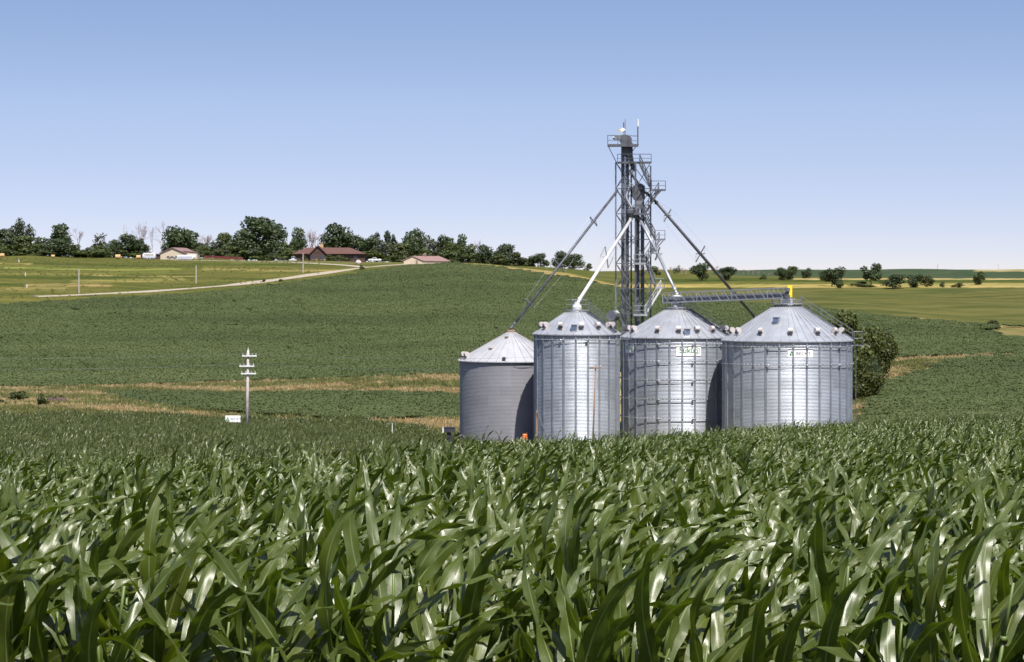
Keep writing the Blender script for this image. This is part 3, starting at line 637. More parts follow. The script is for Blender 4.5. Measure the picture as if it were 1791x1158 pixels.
def peak_platform(B, r, h=1.05, z=0.15, mesh_r=None):
    c = B['c'].copy(); zt = B['ztop']; b = MB(); cc = Vector((c.x, c.y, zt+z))
    b.lathe(cc, [(B['rtop']*0.9, 0), (r, 0), (r, 0.14), (B['rtop']*0.9, 0.14)], 20)
    pl = b.build('peak_platform', M['steel'], B['root'])
    b = MB(); pts = [cc+Vector((math.cos(2*math.pi*(i+.5)/8)*r*0.97, math.sin(2*math.pi*(i+.5)/8)*r*0.97, 0.14)) for i in range(8)]
    railing(b, pts, h, 0.032, 1.1, True); b.build('railing', M['steel'], pl)
    b = MB(); b.lathe(cc, [(0.55, -0.3), (0.55, 0.45), (0.32, 0.75), (0.30, 1.0)], 16, cap=True); b.build('fill_collar', M['bright'], B['root'])
B1 = make_bin(894, 275, 90, 629.5, 581, 0.45, 0, [], M['galv_old'], M['roof_old'], 'dull grey corrugated grain bin without ribs, farthest from the tree', 34, vents=(-78, -66, 92), vent_f=0.9)
B2 = make_bin(1009, 264, 74, 583, 545, 1.25, 22, [593.5], M['galv'], M['roof'], 'narrowest shiny ribbed grain bin with one ring under the eave, behind the thin wooden pole', 30, ph=0.33, vents=(-80, -62, -27, 5.5, 33, 60, 84), vent_f=0.80)
B3 = make_bin(1185, 275, 97, 588.5, 540.5, 1.35, 28, [600.5, 630, 663, 696, 729], M['galv'], M['roof'], 'ribbed grain bin with five rings and green company lettering', 40, ph=0.078, vents=(-82, -66, -27, -2.5, 19, 40, 62, 84), vent_f=0.84)
B4 = make_bin(1376.5, 266, 111.5, 594, 533.5, 1.35, 30, [605.5, 636.5], M['galv'], M['roof'], 'widest ribbed grain bin with small white sign, beside the leafy tree', 46, ph=0.417, vents=(-84, -66, -33.5, -3, 25, 50, 68), vent_f=0.84)
for B, a, f in ((B2, -5.5, 0.86), (B3, 6.5, 0.90), (B4, -22, 0.585)): hatch(B, a, f, 0.62)
for a, f in ((-38, 0.62), (-8, 0.95), (-20, 0.25)):
    p, dr = B1['rp'](a, f, 0.12); b = MB(); b.box(p, (0.35, 0.35, 0.45 if f > .9 else 0.14), R(a)); b.build('roof_bracket', M['blackish'] if f > .9 else M['wood_brown'], B1['root'])
roof_stair(B2, 62, 0.27, 0.97); roof_stair(B3, 58, 0.22, 0.98, m_=M['steel_mid']); roof_stair(B4, 78, 0.2, 0.99)
peak_platform(B2, 1.36); peak_platform(B3, 1.5, 0.9); peak_platform(B4, 1.75, 0.35)
b = MB(); b.lathe(B1['c']+Vector((0, 0, B1['zl']+(B1['ro']-.45)*0.555)), [(0.5, 0), (0.42, .35)], 16, cap=True); b.build('peak_cap', M['wood_brown'], B1['root'], smooth=True)
# ladder and eave landing on the widest bin, eave walkway stubs
def eave_landing(B, a):
    p, dr = B['rp'](a, 1.0); tn = Vector((-dr.y, dr.x, 0)); p = p+dr*0.1-Vector((0, 0, 0.55)); b = MB(); q_ = [p-tn*.45, p+dr*0.95-tn*.45, p+dr*.95+tn*.45, p+tn*.45]
    b.box(p+dr*0.5, (1.0, 0.95, 0.08), math.atan2(dr.y, dr.x)); railing(b, q_, 1.5, 0.024, 0.9); la = b.build('eave_landing', M['steel_mid'], B['root'])
    b = MB(); z0 = B['c'].z+0.3
    for s in (-.22, .22): b.tube(Vector((p.x, p.y, z0))+dr*.18+tn*s, p+dr*.18+tn*s, 0.028, 5)
    for i in range(int((p.z-z0)/0.35)): b.tube(Vector((p.x, p.y, z0+i*.35))+dr*.18-tn*.22, Vector((p.x, p.y, z0+i*.35))+dr*.18+tn*.22, 0.015, 4)
    b.build('ladder', M['steel_mid'], B['root'])
eave_landing(B4, 86); eave_landing(B2, 82)
# lettering
def ellipse(rx, rz, t, n=40, a0=0, a1=360):
    V = []; fs = []
    for i in range(n+1): a = R(a0+(a1-a0)*i/n); V += [(math.cos(a)*rx, math.sin(a)*rz), (math.cos(a)*(rx-t), math.sin(a)*(rz-t))]
    for i in range(n): fs.append([2*i, 2*i+2, 2*i+3, 2*i+1])
    return V, fs
def zy(B, y): return -(y-YH)/F*(B['D']-B['R'])
s_v, s_f = text_mesh('Sukup', 2.15, 0.86); r_v, r_f = ellipse(1.05, 0.50, 0.07, 40, -75, 165)
sign_on(B3, math.asin((1176.5-1185)/97), math.asin((1218.5-1185)/97), zy(B3, 622.5), zy(B3, 605), [('lettering', s_v, s_f, M['green'], 0, -0.03), ('emblem_arc', r_v, r_f, M['green'], 0.25, 0.0)])
sign_on(B3, R(-71), R(-54), zy(B3, 617)-.1, zy(B3, 601)-.1, [('lettering', s_v*0.7, s_f, M['green'], 0, 0), ('emblem_arc', np.array(r_v)*0.8, r_f, M['green'], 0.2, 0)])
t_v, t_f = text_mesh("BECK'S", 1.55, 0.32)
em = ([(-.22,-.24),(-.02,-.24),(-.02,-.02),(-.22,-.02),(.02,-.24),(.22,-.24),(.22,-.02),(.02,-.02),(-.16,.03),(.16,.03),(.1,.16),(0,.26),(-.1,.16)], [[0,1,2,3],[4,5,6,7],[8,9,10,11,12]])
sign_on(B4, math.asin((1365-1376.5)/111.5), math.asin((1408-1376.5)/111.5), zy(B4, 625), zy(B4, 611.5), [('lettering', t_v, t_f, M['black'], 0.32, 0), ('emblem', em[0], em[1], M['green'], -0.95, 0)])
o_v, o_f = ellipse(1.1, 0.22, 0.05); 
def ghost(B, aa, y):
    c, Rb = B['c'], B['R']+0.03; b = MB(); am = R(aa)
    b.poly([Vector((c.x+math.sin(am+x[0]/Rb)*Rb, c.y-math.cos(am+x[0]/Rb)*Rb, zy(B, y)+x[1])) for x in o_v], o_f); b.build('faded_emblem', M['steel_dark'], B['root'])
ghost(B1, 13, 640.5)

# ------------------------------------------------------------------ elevator tower, legs, spouts, catwalk
TX, TD = 1107.0, 285.0
tz0 = gz((TX-CX)/F*TD, TD)-0.1
def T(x, y, dd=0.0): return P(x, y, TD+dd)
tw = thing('support_tower', (T(TX, 0).x, TD, tz0), 'tall dark steel lattice tower with zigzag stairs behind the bins', 'tower')
corners = [(1077, 0.0), (1111.5, -2.1), (1138, 0.1), (1104, 2.1)]
ytop = 284
def cpt(i, y): x, dd = corners[i % 4]; return T(x, y, dd)
YB = YH-F*tz0/TD
for i in range(4):
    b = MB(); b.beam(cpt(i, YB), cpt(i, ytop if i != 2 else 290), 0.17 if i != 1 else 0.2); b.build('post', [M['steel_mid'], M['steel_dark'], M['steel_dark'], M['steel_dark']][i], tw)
lv = [284, 330, 374, 419, 461, 505, 548, 600, 660, 720]
for a, c in zip(lv[:-1], lv[1:]):
    b = MB()
    for i in range(4):
        b.beam(cpt(i, a), cpt(i+1, a), 0.09)
        if i in (0, 3): b.beam(cpt(i, a), cpt(i+1, c), 0.06); b.beam(cpt(i+1, a), cpt(i, c), 0.05)
        else: b.beam(cpt(i+1, a), cpt(i, c), 0.06)
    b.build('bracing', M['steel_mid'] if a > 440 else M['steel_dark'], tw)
def deck(name, x0, x1, y, d0, d1, m_, rail_h=1.07, skip=()):
    p = [T(x0, y, d0), T(x1, y, d0), T(x1, y, d1), T(x0, y, d1)]; b = MB(); c = (p[0]+p[2])/2
    b.box(c, (p[1].x-p[0].x, d1-d0, 0.12)); b.beam(p[0], p[1], 0.08, 0.22); b.beam(p[2], p[3], 0.08, 0.22)
    pl = b.build(name, m_, tw); b = MB(); railing(b, p, rail_h, 0.035, 1.0, True); b.build('railing', m_, pl); return pl
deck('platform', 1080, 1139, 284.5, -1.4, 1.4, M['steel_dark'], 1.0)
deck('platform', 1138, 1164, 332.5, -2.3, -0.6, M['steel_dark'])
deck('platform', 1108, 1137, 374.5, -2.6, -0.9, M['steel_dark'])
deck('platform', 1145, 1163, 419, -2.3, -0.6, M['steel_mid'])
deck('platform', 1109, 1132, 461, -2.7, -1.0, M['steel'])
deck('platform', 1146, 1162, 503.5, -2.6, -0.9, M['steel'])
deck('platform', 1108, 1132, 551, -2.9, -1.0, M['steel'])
def stair(xa, ya, xb, yb, dd, m_):
    a, c = T(xa, ya, dd), T(xb, yb, dd); b = MB()
    for s in (-.38, .38):
        o_ = Vector((0, s, 0)); b.beam(a+o_, c+o_, 0.06, 0.22); u = Vector((0, s, 1.0)); b.tube(a+u, c+u, 0.035, 5); b.tube(a+u*.55, c+u*.55, 0.03, 5)
        for i in range(5): p = a.lerp(c, i/4)+o_; b.tube(p, p+Vector((0, 0, 1)), 0.03, 5)
    n = int(abs(a.z-c.z)/0.24)
    for i in range(n): b.box(a.lerp(c, (i+.5)/n), (0.26, 0.76, 0.035))
    b.build('stair_flight', m_, tw)
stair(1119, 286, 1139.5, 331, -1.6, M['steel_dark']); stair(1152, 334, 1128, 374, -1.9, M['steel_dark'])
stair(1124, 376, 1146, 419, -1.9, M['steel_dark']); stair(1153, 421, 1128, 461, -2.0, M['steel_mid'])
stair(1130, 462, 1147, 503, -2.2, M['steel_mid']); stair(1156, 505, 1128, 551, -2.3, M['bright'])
for (xa, ya, xb, yb) in ((1156, 334, 1138, 352), (1160, 421, 1138, 446), (1155, 421, 1137, 440), (1150, 334, 1137, 348)):
    b = MB(); b.beam(T(xa, ya, -.8), T(xb, yb, -.2), 0.08); b.build('knee_brace', M['steel_mid'], tw)
# main bucket elevator
be = thing('bucket_elevator', (T(1093, 0, 0).x, TD-0.3, tz0), 'tallest twin-trunk bucket elevator with railed head platform and aerials', 'grain elevator')
for x, w in ((1089.2, 0.36), (1097.3, 0.36)):
    b = MB(); b.beam(T(x, YB, -.3), T(x, 250, -.3), w, 0.5)
    for y in range(270, 760, 22): b.box(T(x, y, -.3), (w+.06, .56, .06))
    b.build('trunk', M['steel_dark'], be)
b = MB(); b.beam(T(1093.2, YB, .3), T(1093.2, 256, .3), 0.10, 0.06); b.build('ladder_rail', M['bright'], be)
b = MB(); hp = [(1081, 241), (1084, 236.5), (1093, 235), (1101, 237), (1105, 242), (1105, 250), (1101, 254), (1087, 254)]
b.poly([T(x, y, -.7) for x, y in hp]+[T(x, y, .3) for x, y in hp], [list(range(8)), list(range(15, 7, -1))]+[[i, 8+i, 8+(i+1) % 8, (i+1) % 8] for i in range(8)]); b.build('head', M['steel_dark'], be)
b = MB(); b.box(T(1099, 262, -.2), (1.0, .8, 1.6)); b.beam(T(1102, 268, -.2), T(1108, 300, -.2), .55, .5); b.build('discharge', M['steel_dark'], be)
b = MB(); b.box(T(1080, 241, -.9), (.7, .5, .5)); b.tube(T(1072, 241, -.9), T(1078, 241, -.9), .2, 8); b.build('motor', M['steel_mid'], be)
pl = MB(); p = [T(1063, 254, -1.7), T(1116, 255, -1.7), T(1116, 255, 1.3), T(1063, 254, 1.3)]
pl.box((p[0]+p[2])/2, (p[1].x-p[0].x, 3.0, .16)); pl.beam(p[0], p[1], .1, .25); plo = pl.build('head_platform', M['steel_dark'], be)
b = MB(); railing(b, p, 1.15, .035, 1.15, True); b.build('railing', M['steel_dark'], plo)
for q1, q2 in ((T(1064, 256, -1.5), T(1078, 284, -.4)), (T(1112, 256, -1.5), T(1104, 268, -.4))): b = MB(); b.beam(q1, q2, .06); b.build('platform_brace', M['steel_dark'], be)
b = MB(); b.tube(T(1093.2, 252, -.2), T(1093.4, 208, -.2), .07, 6, .03); b.tube(T(1090.8, 214, -.2), T(1090.8, 226, -.2), .06, 6); b.build('lightning_mast', M['steel_dark'], be)
b = MB(); b.tube(T(1090.5, 228, -.5), T(1090.5, 228, -.5)+Vector((-.1, -.2, .05)), .24, 14); b.tube(T(1090.5, 228, -.4), T(1090.5, 238, -.4), .03, 5); b.build('dish_aerial', M['white'], be)
b = MB(); b.tube(T(1083.5, 228.5, -.6), T(1083.5, 226.5, -.6), .17, 10); b.tube(T(1086, 229, -.6), T(1086, 240, -.6), .03, 5); b.build('beacon_lamp', M['yellow'], be)
b = MB(); b.tube(T(1115.6, 256, -1.7), T(1115.6, 221, -1.7), .07, 6); b.build('aerial_mast', M['steel_dark'], be)
b = MB(); b.tube(T(1115.8, 221, -1.7), T(1115.8, 208, -1.7), .09, 8); b.build('aerial_tip', M['white'], be)
b = MB(); b.box(T(1093, YB-8, -.3), (1.4, .9, 1.4)); b.build('boot', M['steel_dark'], be)
# second leg with distributor
b2 = thing('bucket_elevator', (T(1119, 0).x, TD-.2, tz0), 'shorter wider bucket elevator with boxy head inside the lattice tower', 'grain elevator')
for x in (1115.3, 1123.6):
    b = MB(); b.beam(T(x, YB, -.2), T(x, 346, -.2), .42, .5)
    for y in range(360, 760, 24): b.box(T(x, y, -.2), (.48, .56, .06))
    b.build('trunk', M['steel_dark'], b2)
b = MB(); hp = [(1105, 328), (1112, 322), (1121, 320.5), (1128, 325), (1128, 346), (1124, 352), (1109, 350), (1105, 344)]
b.poly([T(x, y, -.8) for x, y in hp]+[T(x, y, .5) for x, y in hp], [list(range(8)), list(range(15, 7, -1))]+[[i, 8+i, 8+(i+1) % 8, (i+1) % 8] for i in range(8)]); b.build('head', M['steel_dark'], b2)
b = MB(); b.box(T(1117, 358, -.6), (.9, .6, .9)); b.box(T(1104, 302, -.9), (.5, .5, .6)); b.tube(T(1104, 304, -.9), T(1117, 322, -.8), .16, 8); b.build('motor', M['steel_mid'], b2)
b = MB(); b.box(T(1119, YB-8, -.2), (1.6, 1, 1.5)); b.build('boot', M['steel_dark'], b2)
# distributor hopper with short feeder
ds = thing('grain_distributor', T(1106, 376, -1.2), 'small dark distributor hopper where the spouts start inside the tower', 'distributor')
b = MB(); c = T(1107, 376, -1.2); b.lathe(c, [(.35, -.35), (.75, .2), (.75, .55), (.3, .9)], 14, cap=True); b.build('hopper', M['steel_mid'], ds)
b = MB(); b.tube(T(1103, 320, -1.0), T(1095, 345, -1.1), .17, 8); b.tube(T(1095, 345, -1.1), T(1107, 368, -1.2), .17, 8); b.build('feed_spout', M['steel'], ds)
def spout(pts, r, m_, spreaders, label, cables=True, hang=1.0, name='grain_spout'):
    b = MB(); b.path(pts, r, 12)
    for p in pts[1:-1]: b.lathe(p-Vector((0, 0, r*.5)), [(r*1.15, -r*.8), (r*1.15, r*1.6)], 10, cap=True)
    root = thing(name, pts[-1], label, 'grain spout', 'spouts from the tower to the bins'); b.build('tube', m_, root, smooth=True)
    L = [0]
    for a, c in zip(pts[:-1], pts[1:]): L.append(L[-1]+(c-a).length)
    def pt(t):
        s = t*L[-1]
        for i in range(len(pts)-1):
            if s <= L[i+1]+1e-6: return pts[i].lerp(pts[i+1], (s-L[i])/(L[i+1]-L[i])), (pts[i+1]-pts[i]).normalized()
    ends = [[], [], [], []]
    for t, hl in spreaders:
        p, d = pt(t); sd_ = d.cross(Vector((0, 0, 1))).normalized(); n = sd_.cross(d); b = MB(); e = [p+n*hl, p-n*hl, p+sd_*hl*.6, p-sd_*hl*.6]
        b.beam(e[1], e[0], .12); b.beam(e[3], e[2], .1); b.beam(e[0], e[2], .04); b.beam(e[1], e[3], .04); b.build('spreader', m_ if m_ is not M['steel_dark'] else M['steel_mid'], root)
        for i in range(4): ends[i].append(e[i])
    if cables and spreaders:
        for i in range(2):
            b = MB(); b.path([pts[0].lerp(pts[-1], 0.03)]+ends[i]+[pts[-1].lerp(pts[0], 0.08)], .006, 4); b.build('cable', M['steel_mid'], root)
    return root
spout([T(1080, 333, 0), P(900, 566, 276), P(893.5, 574, 275), P(893.5, 583, 275)], .15, M['steel_dark'], ((.22, .75), (.53, 1.05), (.79, .75)), 'long dark spout slanting down to the dull ribless bin', True)
spout([T(1106, 380, -1.2), P(1014, 523, 264.5), P(1009.5, 533, 264), P(1009, 546, 264)], .19, M['bright'], ((.47, 1.35),), 'bright white sunlit spout slanting down to the narrowest bin')
spout([T(1113, 372, -1.4), P(1150, 443, 280), P(1180, 506, 275.5), P(1184, 515, 275), P(1184.5, 537, 275)], .17, M['steel'], ((.43, 1.0),), 'bent grey spout dropping to the five-ring bin')
sp4 = spout([T(1128, 335, 0), T(1148, 354, 1.5), P(1320, 555, 298), P(1330, 567, 300)], .18, M['steel_dark'], ((.18, .95), (.45, 1.25)), 'long dark spout passing behind the catwalk and the widest bin')
# catwalk with conveyor between the two bin tops
cw = thing('conveyor_catwalk', P(1185, 530, 275), 'grey truss catwalk with conveyor bridging the tops of two bins', 'catwalk')
c0, c1 = P(1164, 529.5, 275.5), P(1379, 521.5, 266); t0, t1 = P(1164, 512.5, 275.5), P(1379, 503.5, 266); sdv = (c1-c0).cross(Vector((0, 0, 1))).normalized()*0.62
for s in (-1, 1):
    b = MB(); o_ = sdv*s; b.beam(c0+o_, c1+o_, .09, .13); b.beam(t0+o_, t1+o_, .08, .09); n = 14
    b.beam(c0.lerp(t0, .5)+o_, c1.lerp(t1, .5)+o_, .035)
    for i in range(n+1):
        f = i/n; b.beam(c0.lerp(c1, f)+o_, t0.lerp(t1, f)+o_, .05) if i % 4 == 0 or i == n else None
        if i < n: b.beam(t0.lerp(t1, f)+o_, c0.lerp(c1, f+.75/n)+o_, .06)
    b.build('truss_side', M['steel'], cw)
b = MB(); b.beam(c0.lerp(t0, .34)+sdv*.1, c1.lerp(t1, .34)+sdv*.1, .5, .55); b.build('conveyor_trough', M['steel_mid'], cw)
b = MB(); b.beam(c0-sdv*.45, c1-sdv*.45, .6, .05); b.build('walkway', M['steel'], cw)
b = MB(); 
for p_, q_ in ((c0, B3), (c1, B4)):
    for s in (-1, 1): b.beam(Vector((q_['X']+s*.7, q_['D']-1.0, q_['ztop'])), Vector((q_['X']+s*.7, q_['D']-1.0, p_.z)), .09); b.beam(Vector((q_['X']+s*.7, q_['D']+1.0, q_['ztop'])), Vector((q_['X']+s*.7, q_['D']+1.0, p_.z)), .09)
b.build('support_legs', M['steel'], cw)
b = MB(); b.lathe(P(1184, 519, 275)-Vector((0, 0, .15)), [(.62, 0), (.62, .2), (.2, .35)], 16, cap=True); b.build('inlet_cap', M['bright'], cw)
gy = P(1381, 509.5, 265.2)
dg = MB(); dg.box(gy, (.52, .4, 1.28)); dgo = dg.build('drive_guard', M['yellow'], cw)
b = MB(); b.box(gy+Vector((-.24, -.32, .18)), (.45, .4, .4)); b.tube(gy+Vector((-.3, -.35, -.2)), gy+Vector((-.3, .2, -.2)), .2, 12); b.box(gy+Vector((-.3, -.1, -.6)), (.6, .7, .4)); b.build('drive_motor', M['steel_dark'], cw)
# fan / roof-level blower between the two left bins
fb = thing('blower_unit', T(1072, 548, -1), 'rounded grey blower unit left of the tower foot between two roofs', 'blower')
b = MB(); c = T(1073, 552, -1); b.tube(c-Vector((.3, .5, 0)), c+Vector((.3, .5, 0)), .62, 18); b.build('housing', M['steel_mid'], fb, smooth=False)
b = MB(); b.tube(c, c+Vector((.5, -.2, .45)), .25, 10); b.build('outlet', M['bright'], fb)
b = MB(); b.beam(c, Vector((c.x, c.y, tz0)), .3); b.build('stand', M['steel_dark'], fb)

# ------------------------------------------------------------------ poles, signs, wires, yard things
def utility_pole(xb, xt, yt, D, arms, m_, label, r=.16, arm_m=None, group=None, base_z=None):
    zb = gz((xb-CX)/F*D, D)-.1; p0 = Vector(((xb-CX)/F*D, D, zb)); p1 = P(xt, yt, D); root = thing('utility_pole', p0, label, 'utility pole', group)
    b = MB(); b.tube(p0, p1, r*1.15, 10, r*.75); b.build('shaft', m_, root, smooth=True); out = []
    for y, xa, xb_ in arms:
        a, c = P(xa, y, D-r-.06), P(xb_, y, D-r-.06); b = MB(); b.beam(a, c, .11, .14); ar = b.build('crossarm', arm_m or m_, root); ps = []
        for f in (.06, .3, .7, .94):
            b = MB(); q_ = a.lerp(c, f)+Vector((0, 0, .07)); b.tube(q_, q_+Vector((0, 0, .12)), .02, 5); b.tube(q_+Vector((0, 0, .1)), q_+Vector((0, 0, .2)), .04, 8, .025); b.build('insulator', M['porcelain'], ar); ps.append(q_+Vector((0, 0, .2)))
        out.append(ps)
    return root, out, p1
pr, ins, ptop = utility_pole(431.5, 434, 613, 258, [(622.5, 423.5, 449), (640.5, 418.5, 445), (653.5, 421.5, 448)], M['wood_pale'], 'weathered utility pole with three pale crossarms beside the small white sign', .17, M['white'])
b = MB(); b.tube(ptop, ptop+Vector((0, 0, .3)), .06, 8, .03); b.build('top_insulator', M['porcelain'], pr)
def wire(a, b_, sag, label, r=.0045):
    b = MB(); n = 24; b.path([a.lerp(b_, i/n)-Vector((0, 0, sag*4*(i/n)*(1-i/n))) for i in range(n+1)], r, 4); o = b.build('power_line', M['steel_mid'])
    tag(o, label, 'wire', 'overhead wires on the crossarm pole'); return o
lab = 'thin overhead wire strung from the three-crossarm utility pole'
for ps, k in ((ins[0], (0, 3)), (ins[1], (0, 3))):
    for i in k:
        p = ps[i]; wire(p, p+Vector((-60, -34, 2.5)), 1.2, lab); wire(p, p+Vector((62, -38, 3.0)), 1.4, lab)
# thin wooden pole in front of the narrowest bin, guyed stub post
utility_pole(1036, 1042, 637, 250, [(643.5, 1029.5, 1051.5)], M['wood_brown'], 'thin brown wooden pole standing in front of the narrowest bin', .09, M['wood_brown'])
gp = thing('guy_post', P(938, 766, 256), 'short brown post with slanting prop at the left edge of the narrowest bin', 'post')
b = MB(); b.tube(Vector((P(938, 0, 256).x, 256, gz(P(938, 0, 256).x, 256))), P(938.5, 718, 256), .11, 8); b.build('shaft', M['wood_brown'], gp)
b = MB(); b.beam(P(940, 721, 255.8), P(958, 770, 255.2), .1); b.build('prop', M['steel_mid'], gp)
sg = thing('field_sign', P(407.5, 745, 256), 'small white crop sign with green emblem beside the utility pole', 'sign')
b = MB(); a = P(394.5, 727, 256); c = P(420.5, 738.5, 256); b.box((a+c)/2, (c.x-a.x, .05, a.z-c.z)); pn = b.build('panel', M['sign_white'], sg)
b = MB(); ctr = (a+c)/2+Vector((.28, -.035, 0)); v, f = t_v*0.62, t_f; b.poly([ctr+Vector((x[0]*1.1, 0, x[1]*1.1)) for x in v], f); b.build('lettering', M['black'], pn)
b = MB(); ctr = (a+c)/2+Vector((-.55, -.035, 0)); b.poly([ctr+Vector((x[0]*.8, 0, x[1]*.8)) for x in em[0]], em[1]); b.build('emblem', M['green'], pn)
for x in (398, 417):
    b = MB(); p = P(x, 732, 256.06); b.tube(Vector((p.x, p.y, gz(p.x, p.y))), p, .04, 6); b.build('post', M['wood'], sg)
tr = thing('transformer_box', P(786, 757, 258), 'small dark utility box with pale end just left of the dull bin', 'utility box')
p = P(786, 752, 258); b = MB(); b.box(p, (1.15, .9, .5)); b.box(p+Vector((0, 0, .28)), (1.25, 1.0, .06)); b.build('cabinet', M['blackish'], tr, bevel=.02)
b = MB(); b.box(p+Vector((-.66, 0, 0)), (.14, .92, .5)); b.build('end_panel', M['white'], tr)
b = MB(); b.box(Vector((p.x, p.y, (p.z-.25+gz(p.x, p.y))/2)), (.6, .5, p.z-.25-gz(p.x, p.y)+.05)); b.build('plinth', M['blackish'], tr)
ob = thing('marker_drum', P(918, 768, 258), 'small orange drum at the foot of the dull bin', 'marker')
p = P(918, 764, 258); b = MB(); b.lathe(p, [(.24, -.32), (.27, -.1), (.25, .1), (.27, .2), (.2, .3)], 14, cap=True); b.build('body', M['orange'], ob)
b = MB(); b.tube(p-Vector((0, 0, .3)), Vector((p.x, p.y, gz(p.x, p.y))), .05, 6); b.build('stake', M['wood_brown'], ob)
def stake(x, y0, y1, D, label, r=.05, m_=None, name='marker_post', cat='post', group=None):
    p1 = P(x, y0, D); z0 = gz(p1.x, D)-.1; o = MB(); o.tube(Vector((p1.x, D, z0)), p1, r, 7, r*.85); o.tube(p1, p1+Vector((0, 0, .04)), r*1.2, 7)
    return tag(o.build(name, m_ or M['white']), label, cat, group)
stake(686, 741, 750, 268, 'lone thin white marker post rising from the corn left of the dull bin', .06)
for x, y0, y1, lb in ((138, 470, 513, 'bare wooden pole in the pasture, farthest from the brown house'), (343, 464, 496, 'bare wooden pole in the pasture, middle of the three'), (530, 442, 477, 'bare pale pole in the pasture in front of the brown house')):
    a = at(x, y1); stake(x, y0, y1, a.y, lb, .17, M['wood_pale'], 'utility_pole', 'utility pole', 'bare poles across the pasture')
for x, y0, y1, lb in ((33, 453.5, 459, 'small white marker post in the pasture, topmost of three'), (44.5, 476, 483, 'small white marker post in the pasture, middle of three'), (47, 497, 503, 'small white marker post in the pasture, lowest of three')):
    a = at(x, y1); stake(x, y0, y1, a.y, lb, .12, M['white'], 'marker_post', 'post', 'white marker posts in the pasture')
for x, y0, lb in ((1640, 462, 'thin far pole on the skyline, nearer the bins'), (1746, 461, 'thin far pole on the skyline near the right edge')): stake(x, y0, 474, 1350, lb, .14, M['wood'], 'utility_pole', 'utility pole', 'far poles on the skyline')

# ------------------------------------------------------------------ farmstead
def FD(x): return 925.0
def base_at(x, D, dz=0): X = (x-CX)/F*D; return Vector((X, D, gz(X, D)+dz))
def pxm(D): return D/F
def gable(b, c, L, Wd, hw, hr, rot, over=.4, mi_w=0, mi_r=1):
    """ridge along local X; b has wall (mi_w) and roof (mi_r)"""
    Mr = Matrix.Rotation(rot, 3, 'Z'); l, w = L/2, Wd/2
    q = lambda x, y, z: c+Mr @ Vector((x, y, z))
    return q
HD = 925.0; s = pxm(HD)
hb = base_at(575, HD)
house = thing('farmhouse', hb, 'long dark brown ranch house with red-brown roof and front gable', 'house')
def HP(x, dy=0.0, z=0.0): return Vector(((x-CX)/F*HD, HD+dy, hb.z+z))
ze = 2.75; zr = ze+2.5
b = MB(); x0, x1 = HP(519).x, HP(638).x; b.box(((x0+x1)/2, HD+4.5, hb.z+ze/2-.4), (x1-x0, 9, ze+.8)); b.build('wall', M['brownwall'], house)
b = MB(); L0, L1, LR0, LR1 = HP(510, -1, ze), HP(640.5, -1, ze), HP(534, 4.5, zr), HP(611, 4.5, zr)
bk0, bk1 = HP(510, 10, ze), HP(640.5, 10, ze)
b.poly([L0, L1, bk1, bk0, LR0, LR1], [[0, 1, 5, 4], [1, 2, 5], [2, 3, 4, 5], [3, 0, 4], [3, 2, 1, 0]]); rf = b.build('roof', M['brownroof'], house)
b = MB(); ga, gb, gp_ = HP(541, -3.2, ze-.15), HP(573.5, -3.2, ze-.15), HP(557, -3.2, zr+.75); gr = HP(557, 4.5, zr+.75)
b.poly([ga, gb, gp_, gr, HP(541, 3, ze-.15), HP(573.5, 3, ze-.15)], [[0, 2, 3, 4], [1, 5, 3, 2]]); b.poly([p_-Vector((0, 0, .28)) for p_ in (ga, gb, gp_, gr, HP(541, 3, ze-.15), HP(573.5, 3, ze-.15))], [[4, 3, 2, 0], [2, 3, 5, 1]])
b.poly([ga, gp_, gp_-Vector((0, 0, .28)), ga-Vector((0, 0, .28))], [[0, 1, 2, 3]]); b.poly([gb, gp_, gp_-Vector((0, 0, .28)), gb-Vector((0, 0, .28))], [[3, 2, 1, 0]]); b.build('gable_roof', M['brownroof'], house)
b = MB(); b.poly([HP(543.5, -2.6, -.6), HP(571, -2.6, -.6), HP(571, -2.6, ze-.2), HP(557, -2.6, zr+.3), HP(543.5, -2.6, ze-.2)]+[HP(543.5, 1, -.6), HP(571, 1, -.6), HP(571, 1, ze-.2), HP(557, 1, zr+.3), HP(543.5, 1, ze-.2)], [[0, 1, 2, 3, 4], [1, 6, 7, 2], [0, 4, 9, 5]]); b.build('gable_wall', M['brownwall'], house)
for x in (549.5, 565): 
    b = MB(); b.box(HP(x, -2.66, 1.35), (1.6, .12, 1.5)); w_ = b.build('window', M['glass'], house); b = MB(); b.box(HP(x, -2.75, .5), (1.8, .1, .1)); b.build('sill', M['wood'], w_)
for x in (582, 622):
    b = MB(); b.box(HP(x, -.05, 1.3), (1.5, .12, 1.2)); b.build('window', M['glass'], house)
b = MB(); b.box(HP(557, -2.66, 3.3), (2.2, .12, .25)); b.build('gable_beam', M['brownroof'], house)
b = MB(); b.box(HP(561, 5.5, zr+.5), (1.1, 1.0, 1.9)); b.box(HP(561, 5.5, zr+1.5), (1.3, 1.2, .12)); b.build('chimney', M['straw'], rf)
for x, lb in ((553, 'pale planter below the brown house gable, nearer the pole'), (567, 'pale planter below the brown house gable, nearer the round bush')):
    b = MB(); p = base_at(x, HD-5); b.lathe(p, [(.5, 0), (.75, .55), (.7, .6)], 10, cap=True); tag(b.build('planter', M['straw']), lb, 'planter', 'planters in front of the brown house')
